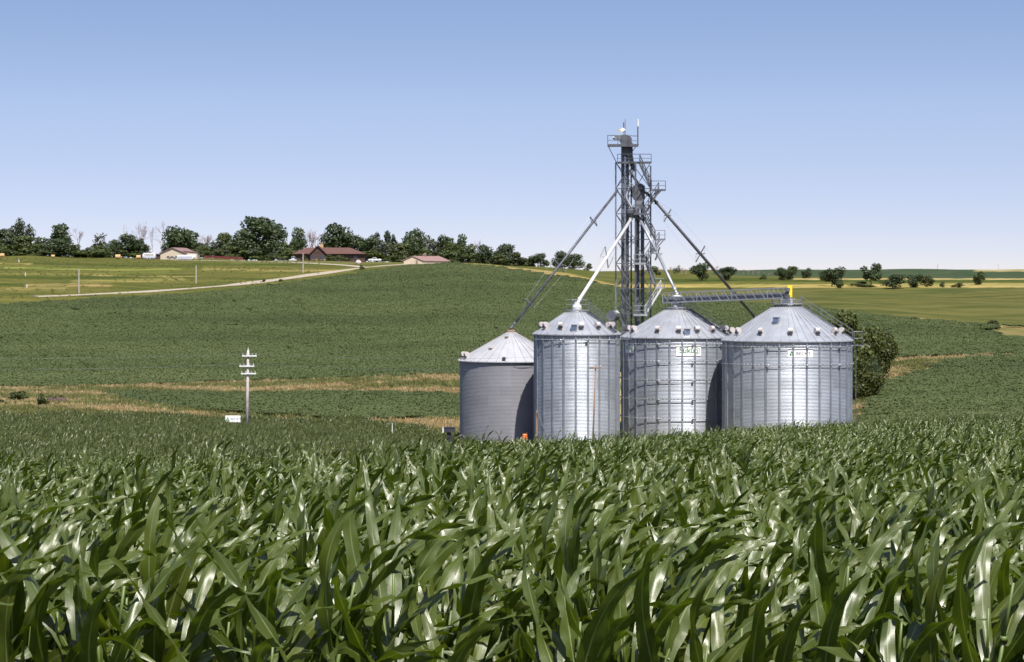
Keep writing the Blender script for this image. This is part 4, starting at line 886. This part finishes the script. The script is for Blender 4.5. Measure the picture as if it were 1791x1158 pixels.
def gable_building(name, D, xg0, xg1, xr, ybase_off, hw, hr, depth, label, wallm, roofm, cat, cupola=False, back_dx=0.0):
    """front gable between columns xg0..xg1, ridge runs back and to the right by back_dx metres"""
    c = base_at((xg0+xg1)/2, D); z = c.z+ybase_off; root = thing(name, c, label, cat); a = Vector(((xg0-CX)/F*D, D, z)); e = Vector(((xg1-CX)/F*D, D, z)); bv = Vector((back_dx, depth, 0)); up = Vector((0, 0, hw)); pk = (a+e)/2+Vector((0, 0, hw+hr)); lo = Vector((0, 0, -1))
    b = MB(); b.poly([a+lo, e+lo, e+up, pk, a+up, a+bv+lo, e+bv+lo, e+bv+up, pk+bv, a+bv+up], [[0, 1, 2, 3, 4], [1, 6, 7, 2], [0, 4, 9, 5], [5, 9, 8, 7, 6]]); b.build('wall', wallm, root)
    b = MB(); ov = bv.normalized()*.5; sl = (e-a).normalized()*.5; dz = Vector((0, 0, -.5*hr/((e-a).length/2))); th = Vector((0, 0, .18)); u2 = Vector((0, 0, .03))
    for side, k in ((a, -1), (e, 1)):
        q_ = [pk-ov+u2, pk+bv+ov+u2, side+up+bv+ov+sl*k+dz+u2, side+up-ov+sl*k+dz+u2]; b.poly(q_+[x+th for x in q_], [[3, 2, 1, 0] if k > 0 else [0, 1, 2, 3], [4, 5, 6, 7] if k > 0 else [7, 6, 5, 4], [0, 4, 7, 3], [1, 2, 6, 5], [2, 3, 7, 6]])
    rf = b.build('roof', roofm, root)
    if cupola: p = pk+bv*.45+Vector((0, 0, .3)); b = MB(); b.box(p, (.9, .9, .9)); b.lathe(p+Vector((0, 0, .45)), [(.75, 0), (.05, .5)], 4, cap=True); b.build('cupola', M['pinkroof'], rf)
    return root, a, e, pk, bv, up
r1 = gable_building('pole_barn', 925, 280.5, 324, 0, -.6, 3.0, 2.0, 10, 'cream pole barn with pinkish roof behind the white trailer', M['cream'], M['pinkroof'], 'barn', back_dx=3.5)
b = MB(); 
for x in (294, 309): p = base_at(x, 924.93, 1.0); b.box(p, (.9, .1, .6))
b.build('window', M['glass'], r1[0])
p = base_at(336, 929); b = MB(); b.box(p+Vector((0, 0, .6)), (5.0, 7, 4.0)); b.build('lean_to', M['cream'], r1[0])
b = MB(); b.box(p+Vector((-.3, 0, 2.75)), (6.0, 7.6, .25), Matrix.Rotation(R(4), 3, 'Y')); b.build('lean_to_roof', M['pinkroof'], r1[0])
r2 = gable_building('machine_shed', 860, 706, 740.5, 0, -.3, 1.5, 1.55, 6, 'low pale shed with long pinkish brown roof at the end of the lane', M['cream'], M['pinkroof'], 'shed', cupola=True, back_dx=8.6)
b = MB(); p = Vector(((729-CX)/F*859.9, 859.94, r2[1].z+.9)); b.box(p, (.7, .08, 1.6)); b.build('door', M['wood_brown'], r2[0])
r3 = gable_building('open_shed', 945, 246, 284, 0, -.4, 2.0, .5, 6, 'low dark shed with dull purple roof behind the white camper', M['brownwall'], M['purpleroof'], 'shed')
def wheel(b_root, p, r=.36, w=.22, ax=Vector((0, 1, 0))):
    b = MB(); b.tube(p-ax*w/2, p+ax*w/2, r, 14); wo_ = b.build('wheel', M['rubber'], b_root); b = MB(); b.tube(p-ax*(w/2+.02), p-ax*(w/2-.02), r*.55, 10); b.build('rim', M['silver'], wo_)
def prism(b, prof, y0, y1, c, mi=0):
    n = len(prof); b.poly([c+Vector((x, y0, z)) for x, z in prof]+[c+Vector((x, y1, z)) for x, z in prof], [list(range(n)), list(range(2*n-1, n-1, -1))]+[[i, n+i, n+(i+1) % n, (i+1) % n] for i in range(n)], mi)
def vehicle(name, x, D, prof, wid, wheels, m_, label, cat, glass=None, scale=1.0, dz=0.0, flip=1, stripes=None):
    c = base_at(x, D, dz); root = thing(name, c, label, cat); b = MB(); pf = [(a*flip*scale, z*scale) for a, z in prof]
    if flip < 0: pf = pf[::-1]
    prism(b, pf, -wid/2, wid/2, c); b.build('body', m_, root, bevel=.06)
    if glass:
        b = MB(); gl = [(a*flip*scale, z*scale) for a, z in glass]; gl = gl[::-1] if flip < 0 else gl; prism(b, gl, -wid/2-.03, wid/2+.03, c); b.build('window', M['glass'], root)
    if stripes:
        b = MB(); st = [(a*flip*scale, z*scale) for a, z in stripes[0]]; prism(b, st, -wid/2-.02, wid/2+.02, c); b.build('side_panel', stripes[1], root)
    for wx in wheels:
        for yy in (-wid/2+.1, wid/2-.1): wheel(root, c+Vector((wx*flip*scale, yy, .36)))
    return root
pick = [(-2.6,.5),(2.6,.5),(2.65,.95),(2.5,1.1),(1.2,1.15),(.75,1.75),(-.55,1.78),(-.7,1.15),(-2.6,1.15)]; pg = [(.98,1.18),(.68,1.66),(-.45,1.68),(-.5,1.18)]
vehicle('pickup_truck', 655.5, 918, pick, 1.8, (-1.6, 1.6), M['white'], 'white pickup truck parked between the brown house and the trees', 'pickup truck', pg, .95, .1, -1)
vehicle('pickup_truck', 300.5, 921, pick, 1.8, (-1.6, 1.6), M['darkpaint'], 'dark pickup truck parked in front of the cream barn', 'pickup truck', pg, .62, .2)
vehicle('camper_trailer', 261, 920, [(-2.3,.45),(2.3,.45),(2.45,.9),(2.4,2.0),(2.0,2.45),(-1.9,2.45),(-2.35,2.0),(-2.45,1.0)], 2.2, (-.5, .5), M['white'], 'rounded white camper trailer parked by the purple-roofed shed', 'camper', [(-1.7,1.55),(1.8,1.55),(1.8,1.85),(-1.7,1.85)], 1.0, -.1, stripes=([(-2.3,.5),(2.3,.5),(2.4,1.2),(-2.4,1.2)], M['silver']))
vehicle('livestock_trailer', 326.5, 918, [(-3.6,.4),(2.2,.4),(2.9,1.1),(3.7,1.1),(3.7,2.2),(2.3,2.25),(-3.6,1.9)], 2.2, (-1.5, -.6), M['white'], 'long white gooseneck trailer parked across the cream barn', 'trailer', None, 1.0, -.35, stripes=([(-3.5,.6),(2.0,.6),(2.3,1.5),(-3.5,1.5)], M['silver']))
# hay bales
for x, y, lb, s_ in ((4, 446, 'round straw bale at the left end of the tree row', 1.0), (93, 449, 'small round straw bale below the tall narrow tree', .75), (206.5, 449, 'wide straw bale left of the purple-roofed shed', 1.15), (242.5, 450, 'pale straw bale next to the white camper', 1.0)):
    p = base_at(x, 915, .7*s_); b = MB(); b.tube(p-Vector((.8*s_, 0, 0)), p+Vector((.8*s_, 0, 0)), .75*s_, 16); tag(b.build('hay_bale', M['straw']), lb, 'hay bale', 'straw bales along the trees')
# red panel fence
fa, fe = base_at(357, 935), base_at(425, 935); fn = thing('panel_fence', fa, 'long low dull red panel fence below the trees left of the brown house', 'fence'); n = 12
for i in range(n+1):
    p = fa.lerp(fe, i/n); b = MB(); b.beam(p-Vector((0, 0, .3)), p+Vector((0, 0, 1.1)), .12); b.build('post', M['red'], fn)
b = MB()
for h in (.3, .65, 1.0): b.beam(fa+Vector((0, -.05, h)), fe+Vector((0, -.05, h)), .06, .24)
b.build('rails', M['red'], fn)
def rock(p, s, label):
    rng = np.random.default_rng(5); b = MB(); n = 14; prof = [(.1, 0), (.9, .02), (1.0, .35), (.8, .75), (.4, 1.0), (.02, 1.05)]
    b.lathe(p, [(r_*s, z*s) for r_, z in prof], n)
    for v in b.v: d = v-p; v += Vector(rng.normal(0, .09*s, 3))
    return tag(b.build('boulder', M['stone']), label, 'boulder')
rock(at(627, 461.5), 1.2, 'pale boulder on the lawn in front of the white pickup')

# ------------------------------------------------------------------ trees
def crown_mesh(seed, mat_, n, leaf_s, shape='round', lobes=9, aspect=1.0):
    """unit crown: width about 1 (x,y in -.5...5), height 0..1 * aspect"""
    rng = np.random.default_rng(seed); V = []; cs = []
    for i in range(lobes):
        t = rng.uniform(0, 1)
        if shape == 'round': r0 = 0.36*math.sqrt(max(0.05, 1-(2*t-1)**2))
        elif shape == 'tall': r0 = 0.30*math.sqrt(max(.12, 1-(1.8*t-1)**2))+.06
        else: r0 = 0.40*(1-t)+.06
        a = rng.uniform(0, 6.28); cs.append((math.cos(a)*r0*rng.uniform(.5, 1), math.sin(a)*r0*rng.uniform(.5, 1), (.12+.72*t), rng.uniform(.13, .25)))
    cs.append((0, 0, .5, .28))
    w = np.array([c[3]**2 for c in cs]); w /= w.sum(); ci = rng.choice(len(cs), n, p=w); C = np.array(cs)[ci]
    d = rng.normal(size=(n, 3)); d /= np.linalg.norm(d, axis=1)[:, None]; rad = C[:, 3]*rng.uniform(.35, 1.08, n)**.6
    ctr = C[:, :3]+d*rad[:, None]*np.array([1, 1, .85]); ctr[:, 2] = np.clip(ctr[:, 2], .0, 1.05)
    nn = d+rng.normal(0, .6, (n, 3)); nn /= np.linalg.norm(nn, axis=1)[:, None]
    tt = np.cross(nn, rng.normal(size=(n, 3))); tt /= np.linalg.norm(tt, axis=1)[:, None]; bb = np.cross(nn, tt)
    sz = leaf_s*rng.uniform(.55, 1.25, n)[:, None]
    co_ = np.stack([ctr-tt*sz*.5-bb*sz*.25, ctr+tt*sz*.1-bb*sz*.55, ctr+tt*sz*.6+bb*sz*.1, ctr-tt*sz*.05+bb*sz*.5], 1)
    fl = co_.reshape(-1, 3).copy(); p1, p9 = np.percentile(fl, 1, 0), np.percentile(fl, 99, 0); zt = fl[:, 2].max()
    for ax in (0, 1): co_[..., ax] = (co_[..., ax]-(p1[ax]+p9[ax])/2)/(p9[ax]-p1[ax])
    co_[..., 2] = np.maximum(co_[..., 2]/zt, 0)
    return npmesh('crown', co_.reshape(-1, 3), np.arange(n*4).reshape(n, 4), mat_, None, False)
def trunk_mesh(seed, h, r, limbs=5, m_=None):
    rng = np.random.default_rng(seed); b = MB(); pts = [Vector((rng.normal(0, .015), rng.normal(0, .015), z)) for z in np.linspace(-.03, h, 5)]
    for i in range(4): b.tube(pts[i], pts[i+1], r*(1-.18*i), 7, r*(1-.18*(i+1)))
    for i in range(limbs):
        p = pts[2].lerp(pts[4], rng.uniform(0, 1)); a = rng.uniform(0, 6.28); e = p+Vector((math.cos(a)*.3, math.sin(a)*.3, rng.uniform(.15, .35))); b.tube(p, e, r*.4, 5, r*.12)
    o = b.build('trunk', m_ or M['bark'], smooth=True); me = o.data; bpy.data.objects.remove(o); return me
VAR = {}
for i in range(5):
    VAR['round', i] = (crown_mesh(50+i, M['leaf'], 2600, .050, 'round', 11), trunk_mesh(i, .55, .028))
    VAR['tall', i] = (crown_mesh(60+i, M['leaf'], 1900, .062, 'tall', 9), trunk_mesh(10+i, .6, .03))
    VAR['olive', i] = (crown_mesh(70+i, M['leaf_b'], 1900, .060, 'round', 9), trunk_mesh(20+i, .5, .028))
    VAR['grey', i] = (crown_mesh(80+i, M['leaf_c'], 1300, .058, 'tall', 8), trunk_mesh(30+i, .6, .026))
    VAR['bush', i] = (crown_mesh(90+i, M['leaf_b'], 900, .085, 'mound', 7), trunk_mesh(40+i, .3, .03))
    VAR['sparse', i] = (crown_mesh(95+i, M['leaf_c'], 420, .070, 'tall', 6), trunk_mesh(45+i, .75, .022, 8))
_cnt = [0]
def tree(x, ytop, w, D, kind, label, ybase=None, group='trees along the hilltop', name='tree', cat='tree', rz=None):
    p = base_at(x, D) if ybase is None else P(x, ybase, D); 
    if ybase is not None: p.z = min(p.z, gz(p.x, p.y))
    zt = -(ytop-YH)/F*D; h = max(.6, zt-p.z); wd = w/F*D
    i = _cnt[0] % 5; _cnt[0] += 1; cm, tm = VAR[kind, i]
    o = thing(name, p, label, cat, group); o.scale = (wd*1.18, wd*1.18, h); o.rotation_euler = (0, 0, random.uniform(0, 6.28) if rz is None else rz)
    for nm, msh in (('trunk', tm), ('crown', cm)):
        c_ = bpy.data.objects.new(nm, msh); COL.objects.link(c_); c_.parent = o
    return o
T_ = [
 (8, 399, 42, 965, 'round', 'dark tree cut by the left edge of the photo'),
 (27, 380, 30, 960, 'grey', 'lumpy-topped tree, tallest of the clump at the left edge'),
 (46, 387, 24, 962, 'grey', 'narrow lobed tree beside the tallest one at the left edge'),
 (34, 411, 38, 945, 'olive', 'rounded olive tree low in front of the clump at the left edge'),
 (70, 413, 34, 955, 'olive', 'low rounded tree between the left clump and the tall narrow tree'),
 (106, 390, 30, 955, 'tall', 'tall narrow dark tree left of the first grey bare tree'),
 (104, 416, 40, 945, 'round', 'broad dark tree at the foot of the tall narrow tree'),
 (134, 427, 24, 948, 'olive', 'small tree under the first grey bare tree'),
 (176, 407, 26, 955, 'sparse', 'small open-crowned tree on a bare leaning trunk'),
 (152, 437, 34, 945, 'bush', 'low bush right of the first grey bare tree'),
 (178, 429, 34, 944, 'olive', 'rounded bush under the small open-crowned tree'),
 (202, 418, 24, 955, 'round', 'medium dark tree behind the wide straw bale'),
 (225, 408, 38, 950, 'round', 'dark dense tree behind the purple-roofed shed'),
 (250, 416, 18, 955, 'tall', 'slim dark tree between the forked bare trees'),
 (316, 393, 54, 965, 'round', 'big spreading dark oak behind the cream barn'),
 (296, 424, 26, 972, 'round', 'low dark tree at the left foot of the spreading oak'),
 (345, 424, 34, 962, 'round', 'lower dark tree right of the spreading oak'),
 (374, 418, 36, 960, 'grey', 'dusty grey-green tree above the red fence'),
 (399, 406, 30, 962, 'olive', 'bright-topped tree left of the largest tree'),
 (396, 428, 40, 950, 'olive', 'low rounded tree right above the red fence'),
 (452, 377, 68, 960, 'round', 'largest broad tree, tallest left of the brown house'),
 (432, 398, 44, 955, 'round', 'left shoulder tree beside the largest tree'),
 (476, 397, 40, 955, 'round', 'right shoulder tree beside the largest tree'),
 (496, 402, 12, 965, 'sparse', 'thin wispy tree just right of the largest tree'),
 (519, 396, 26, 962, 'tall', 'lobed tree behind the left end of the brown house'),
 (504, 424, 34, 955, 'olive', 'low tree left of the brown house roof'),
 (592, 389, 52, 962, 'round', 'big dense dark tree directly behind the brown house'),
 (572, 408, 34, 965, 'grey', 'greyish tree behind the brown house chimney'),
 (619, 406, 34, 962, 'round', 'dark tree behind the right end of the brown house'),
 (645, 413, 34, 955, 'round', 'dark tree behind the white pickup'),
 (655, 405, 12, 962, 'tall', 'slim pointed tree above the white pickup'),
 (682, 402, 20, 960, 'tall', 'narrow round-headed tree left of the pale shed'),
 (668, 416, 30, 950, 'grey', 'grey-green tree between the white pickup and pale shed'),
 (698, 424, 34, 948, 'olive', 'low tree at the left end of the pale shed'),
 (719, 403, 28, 958, 'round', 'dark tree behind the gable of the pale shed'),
 (733, 398, 18, 962, 'tall', 'tall feathery tree above the pale shed gable'),
 (757, 410, 26, 955, 'grey', 'greyish tree behind the pale shed roof ridge'),
 (779, 409, 24, 955, 'tall', 'dark tree at the right end of the pale shed'),
 (803, 408, 26, 945, 'tall', 'knobbly tree with pointed top right of the pale shed'),
 (790, 422, 36, 935, 'olive', 'low wide tree right behind the pale shed'),
 (821, 426, 30, 930, 'olive', 'green tree under the small reddish bare tree'),
 (849, 427, 30, 925, 'round', 'dark rounded tree right of the small reddish bare tree'),
 (880, 425, 34, 920, 'round', 'dark domed tree halfway down the hilltop row'),
 (906, 440, 26, 915, 'olive', 'low bush-like tree right of the dark domed tree'),
 (928, 446, 20, 912, 'olive', 'small bush between domed tree and last pair'),
 (946, 442, 22, 908, 'round', 'small round dark tree before the long dark spout'),
 (980, 438, 24, 900, 'round', 'dark tree crossed by the long dark spout'),
 (1002, 443, 36, 895, 'round', 'broad dark tree left of the bright spout, last of the row'),
 (1028, 460, 12, 890, 'bush', 'tiny bush at the right end of the hilltop row')]
for x, yt, w, D, kd, lb in T_: tree(x, yt, w, D, kd, lb)
SH = [(490, 443, 24, 930, 'round olive shrub between largest tree and brown house'), (466, 446, 20, 932, 'low dull shrub at the foot of the largest tree'), (20, 436, 40, 938, 'low shrub at the left edge below the tree clump'),
 (75, 438, 40, 938, 'low shrub left of the small round straw bale'), (205, 436, 30, 940, 'low shrub behind the wide straw bale'), (232, 438, 26, 946, 'low shrub at the left end of the purple-roofed shed'), (578, 445, 13, 915, 'small bright green round shrub by the house gable'), (596, 446, 30, 915, 'wide dark clipped shrub along the brown house front'),
 (690, 446, 30, 925, 'low shrub right of the white pickup'), (530, 446, 8, 915, 'tiny shrub at the left porch of the brown house'), (660, 436, 40, 948, 'low shrub mass behind the white pickup'), (740, 434, 36, 950, 'low shrub behind the pale shed'), (640, 438, 24, 945, 'low shrub at the right corner of the brown house'),
 (430, 436, 50, 948, 'low dark shrub under the largest tree'), (865, 444, 26, 905, 'low shrub under the dark domed tree')]
for x, yt, w, D, lb in SH: tree(x, yt, w, D, 'bush', lb, group='shrubs along the hilltop', name='shrub', cat='shrub')
for k, x in enumerate(list(range(6, 268, 11))+list(range(352, 508, 12))+list(range(655, 712, 10))+list(range(782, 930, 11))):
    x += random.uniform(-4, 4); D = 952+random.uniform(-6, 10) if x < 720 else 935-(x-780)*.15; p = base_at(x, D); yb = YH-F*p.z/D
    tree(x, yb-random.uniform(11, 22), random.uniform(16, 26), D, ('bush', 'olive', 'round', 'grey')[k % 4], 'low dark bush in the unbroken understory at the foot of the hilltop trees', group='understory bushes along the hilltop', name='shrub', cat='shrub')
a = at(633, 472); tree(633, 463, 9, a.y, 'bush', 'small dark shrub where the driveway meets the lane', group='shrubs along the lane', name='shrub', cat='shrub')
a = at(461, 494); tree(461, 488, 7, a.y, 'bush', 'small dark shrub below the lane in front of the house pole', group='shrubs along the lane', name='shrub', cat='shrub'); a = at(491, 493); tree(491, 488, 8, a.y, 'bush', 'low dark shrub below the lane, nearer the house pole', group='shrubs along the lane', name='shrub', cat='shrub')
BR = [(1226, 457, 25, 491, 'round', 'dark round-topped tree in the hedgerow, left of the long dark spout'), (1274, 466, 26, 490, 'round', 'dark low tree in the hedgerow right of the long dark spout'), (1367, 467, 18, 490, 'round', 'left tree of the touching pair above the yellow guard'), (1382, 465, 22, 489, 'olive', 'right tree of the touching pair above the yellow guard'),
 (1411, 468, 14, 487, 'tall', 'slim small tree between the touching pair and a broad one'), (1455, 466, 38, 501, 'round', 'broadest dark tree of the hedgerow above the widest bin'), (1470, 487, 13, 504, 'olive', 'small bright bush at the foot of the broadest hedgerow tree'), (1523, 459, 31, 502, 'tall', 'tallest lobed tree of the hedgerow with pointed left top'), (1562, 479, 34, 505, 'round', 'low wide dark bush right of the tallest hedgerow tree'),
 (1601, 478, 23, 503, 'round', 'round bush, left one of a close pair near the bright grass'), (1622, 480, 20, 502, 'olive', 'round bush, right one of a close pair near the bright grass'), (1648, 492, 8, 503, 'bush', 'tiny bush beside the strip of bright grass'), (1675, 494, 20, 503, 'bush', 'low light green bush in the bright grass'), (1712, 474, 20, 498, 'olive', 'lone reddish green tree near the right edge'), (1148, 465, 16, 474, 'bush', 'small dark bush on the skyline right of the tower'), (1184, 463, 12, 474, 'sparse', 'small ragged bush on the skyline above the bent spout'),
 (1505, 492, 30, 502, 'bush', 'low scrub between the broadest and tallest hedgerow trees'), (1335, 480, 14, 489, 'bush', 'low scrub left of the touching pair')]
for x, yt, w, yb, kd, lb in BR:
    D = max(660, hit(x, yb, 0, 560)) if yb > 480 else 880; tree(x, yt, w, D, kd, lb, ybase=yb, group='hedgerow trees right of the tower')
# trees beside the widest bin, larger in the picture
big = [(crown_mesh(700+i, M['leaf_d'], 12000, .034, 'round', 17), trunk_mesh(70+i, .5, .03)) for i in range(3)]
bigd = (crown_mesh(720, M['leaf'], 6000, .036, 'round', 10), trunk_mesh(75, .4, .03))
def bigtree(x, yt, w, yb, D, me2, label, grp='trees beside the widest bin', rz=0.0):
    p = P(x, yb, D); p.z = gz(p.x, D); zt = -(yt-YH)/F*D; o = thing('tree', p, label, 'tree', grp); wd = w/F*D; o.scale = (wd*1.3, wd*1.3, (zt-p.z)); o.rotation_euler = (0, 0, rz)
    for nm, msh in (('trunk', me2[1]), ('crown', me2[0])): c_ = bpy.data.objects.new(nm, msh); COL.objects.link(c_); c_.parent = o
bigtree(1496, 540, 66, 700, 322, big[0], 'tall leafy green tree against the right wall of the widest bin')
bigtree(1533, 572, 50, 668, 345, big[1], 'leafy tree right of the widest bin, outermost of the clump', rz=1.0)
bigtree(1500, 620, 58, 712, 312, big[2], 'low leafy tree in front of the clump beside the widest bin', rz=2.0)
bigtree(1526, 625, 24, 700, 318, bigd, 'small dark tree under the clump beside the widest bin')
def weedbush(x, yt, w, yb, label, kd='bush'): a = at(x, yb); tree(x, yt, w, a.y, kd, label, group='bushes on the grass banks', name='shrub', cat='shrub')
weedbush(28, 683, 36, 706, 'wide low green bush in the grassy waterway near the left edge'); weedbush(4, 698, 14, 710, 'small bush in the waterway cut by the left edge'); weedbush(76, 686, 18, 716, 'dark upright bush beside the brown hollow'); weedbush(187, 677, 14, 688, 'small yellow-green bush on the upper bank'); weedbush(110, 690, 18, 703, 'faint green bush behind the brown hollow')
weedbush(1497, 686, 26, 700, 'low light shrub on the grass at the widest bin'); weedbush(1733, 560, 20, 571, 'dark bush on the tan patch near the right edge'); weedbush(1714, 567, 9, 575, 'small bush on the tan patch near the right edge')
# brown hollow in the waterway
a = at(98, 707); b = MB(); b.lathe(a+Vector((0, 0, -.1)), [(1.5, 0), (1.4, .5), (.9, .85), (.02, .95)], 14)
for v in b.v: v += Vector((random.gauss(0, .12), random.gauss(0, .12), random.gauss(0, .08)))
tag(b.build('brush_pile', M['brownwall']), 'dark brown brush pile beside the upright bush in the waterway', 'brush pile')
# bare trees
def bare_mesh(seed, m_, levels=5, spread=.5, n0=1):
    rng = random.Random(seed); bt, bb = MB(), MB()
    def grow(p, d, l, r, lv):
        e = p+d*l; e2 = e; mid = p.lerp(e, .5)+Vector((rng.gauss(0, .05), rng.gauss(0, .05), 0))*l; tgt = bt if lv >= levels-1 else bb
        tgt.tube(p, mid, r, 5, r*.85, cap=False); tgt.tube(mid, e, r*.85, 5, r*.65, cap=False)
        if lv <= 0: return
        for _ in range(rng.choice((2, 3, 3)) if lv > 1 else 3):
            nd = (d+Vector((rng.gauss(0, spread), rng.gauss(0, spread), rng.gauss(.12, spread*.6)))).normalized(); grow(e, nd, l*rng.uniform(.6, .85), r*.6, lv-1)
    for _ in range(n0): grow(Vector((rng.gauss(0, .02), 0, -.02)), Vector((rng.gauss(0, .15 if n0 > 1 else .06), rng.gauss(0, .1), 1)).normalized(), .30, .027, levels)
    zs = max(v.z for v in bb.v); xs_ = max(max(abs(v.x), abs(v.y)) for v in bb.v)
    for q_ in (bt, bb):
        for v in q_.v: v.x *= .5/xs_; v.y *= .5/xs_; v.z /= zs
    out = []
    for nm, q_ in (('trunk', bt), ('branches', bb)): o = q_.build(nm, m_); out.append(o.data); bpy.data.objects.remove(o)
    return out
DT = [(140, 397, 42, 958, 'deadbark', 1, 'first grey bare tree, rising from the small trees at left'), (219, 391, 12, 960, 'deadbark', 1, 'slim bare tree, leftmost of the tall bare group by the barn'), (246, 385, 36, 962, 'deadbark', 2, 'forked bare tree left of centre in the bare group by the barn'), (266, 396, 20, 958, 'deadbark', 1, 'leaning bare tree in the bare group by the barn'), (284, 385, 40, 962, 'deadbark', 1, 'tallest bare tree beside the spreading oak'),
 (302, 402, 26, 966, 'deadbark', 1, 'bare tree half hidden behind the spreading oak'), (359, 409, 42, 968, 'redbare', 2, 'bushy pinkish bare tree right of the spreading oak'), (385, 413, 28, 968, 'redbare', 2, 'pinkish bare tree behind the dusty grey-green tree'), (546, 399, 36, 970, 'redbare', 3, 'pinkish bare thicket behind the roof of the brown house'), (836, 418, 22, 940, 'redbare', 2, 'small reddish bare tree in the hilltop row'), (965, 455, 18, 915, 'redbare', 2, 'low reddish bare bush in the hilltop row'), (940, 452, 20, 912, 'redbare', 2, 'low reddish bare bush left of the spout-crossed tree')]
DV = {}
for k, (x, yt, w, D, mk, n0, lb) in enumerate(DT):
    ms = bare_mesh(800+k, M[mk], 5, .42, n0); p = base_at(x, D); zt = -(yt-YH)/F*D; wd = w/F*D; o = thing('bare_tree', p, lb, 'bare tree', 'leafless trees along the hilltop'); o.scale = (wd, wd, zt-p.z)
    for nm, msh in zip(('trunk', 'branches'), ms): c_ = bpy.data.objects.new(nm, msh); COL.objects.link(c_); c_.parent = o
bv = [bare_mesh(900+k, M['redbare'], 4, .3, 2) for k in range(4)]
for k, x in enumerate(list(range(1128, 1215, 9))+list(range(1245, 1262, 8))+list(range(1290, 1362, 9))):
    D = 900 if x < 1240 else 960; p = base_at(x, D); yb = YH-F*p.z/D; h_px = random.uniform(8, 16) if x < 1270 else random.uniform(5, 9); o = thing('bare_tree', p, 'small leafless reddish tree in the thin row on the skyline right of the tower', 'bare tree', 'leafless saplings on the skyline')
    o.scale = (random.uniform(7, 12)/F*D, 2, h_px/F*D); o.rotation_euler = (0, 0, random.uniform(-.6, .6))
    for nm, msh in zip(('trunk', 'branches'), bv[k % 4]): c_ = bpy.data.objects.new(nm, msh); COL.objects.link(c_); c_.parent = o
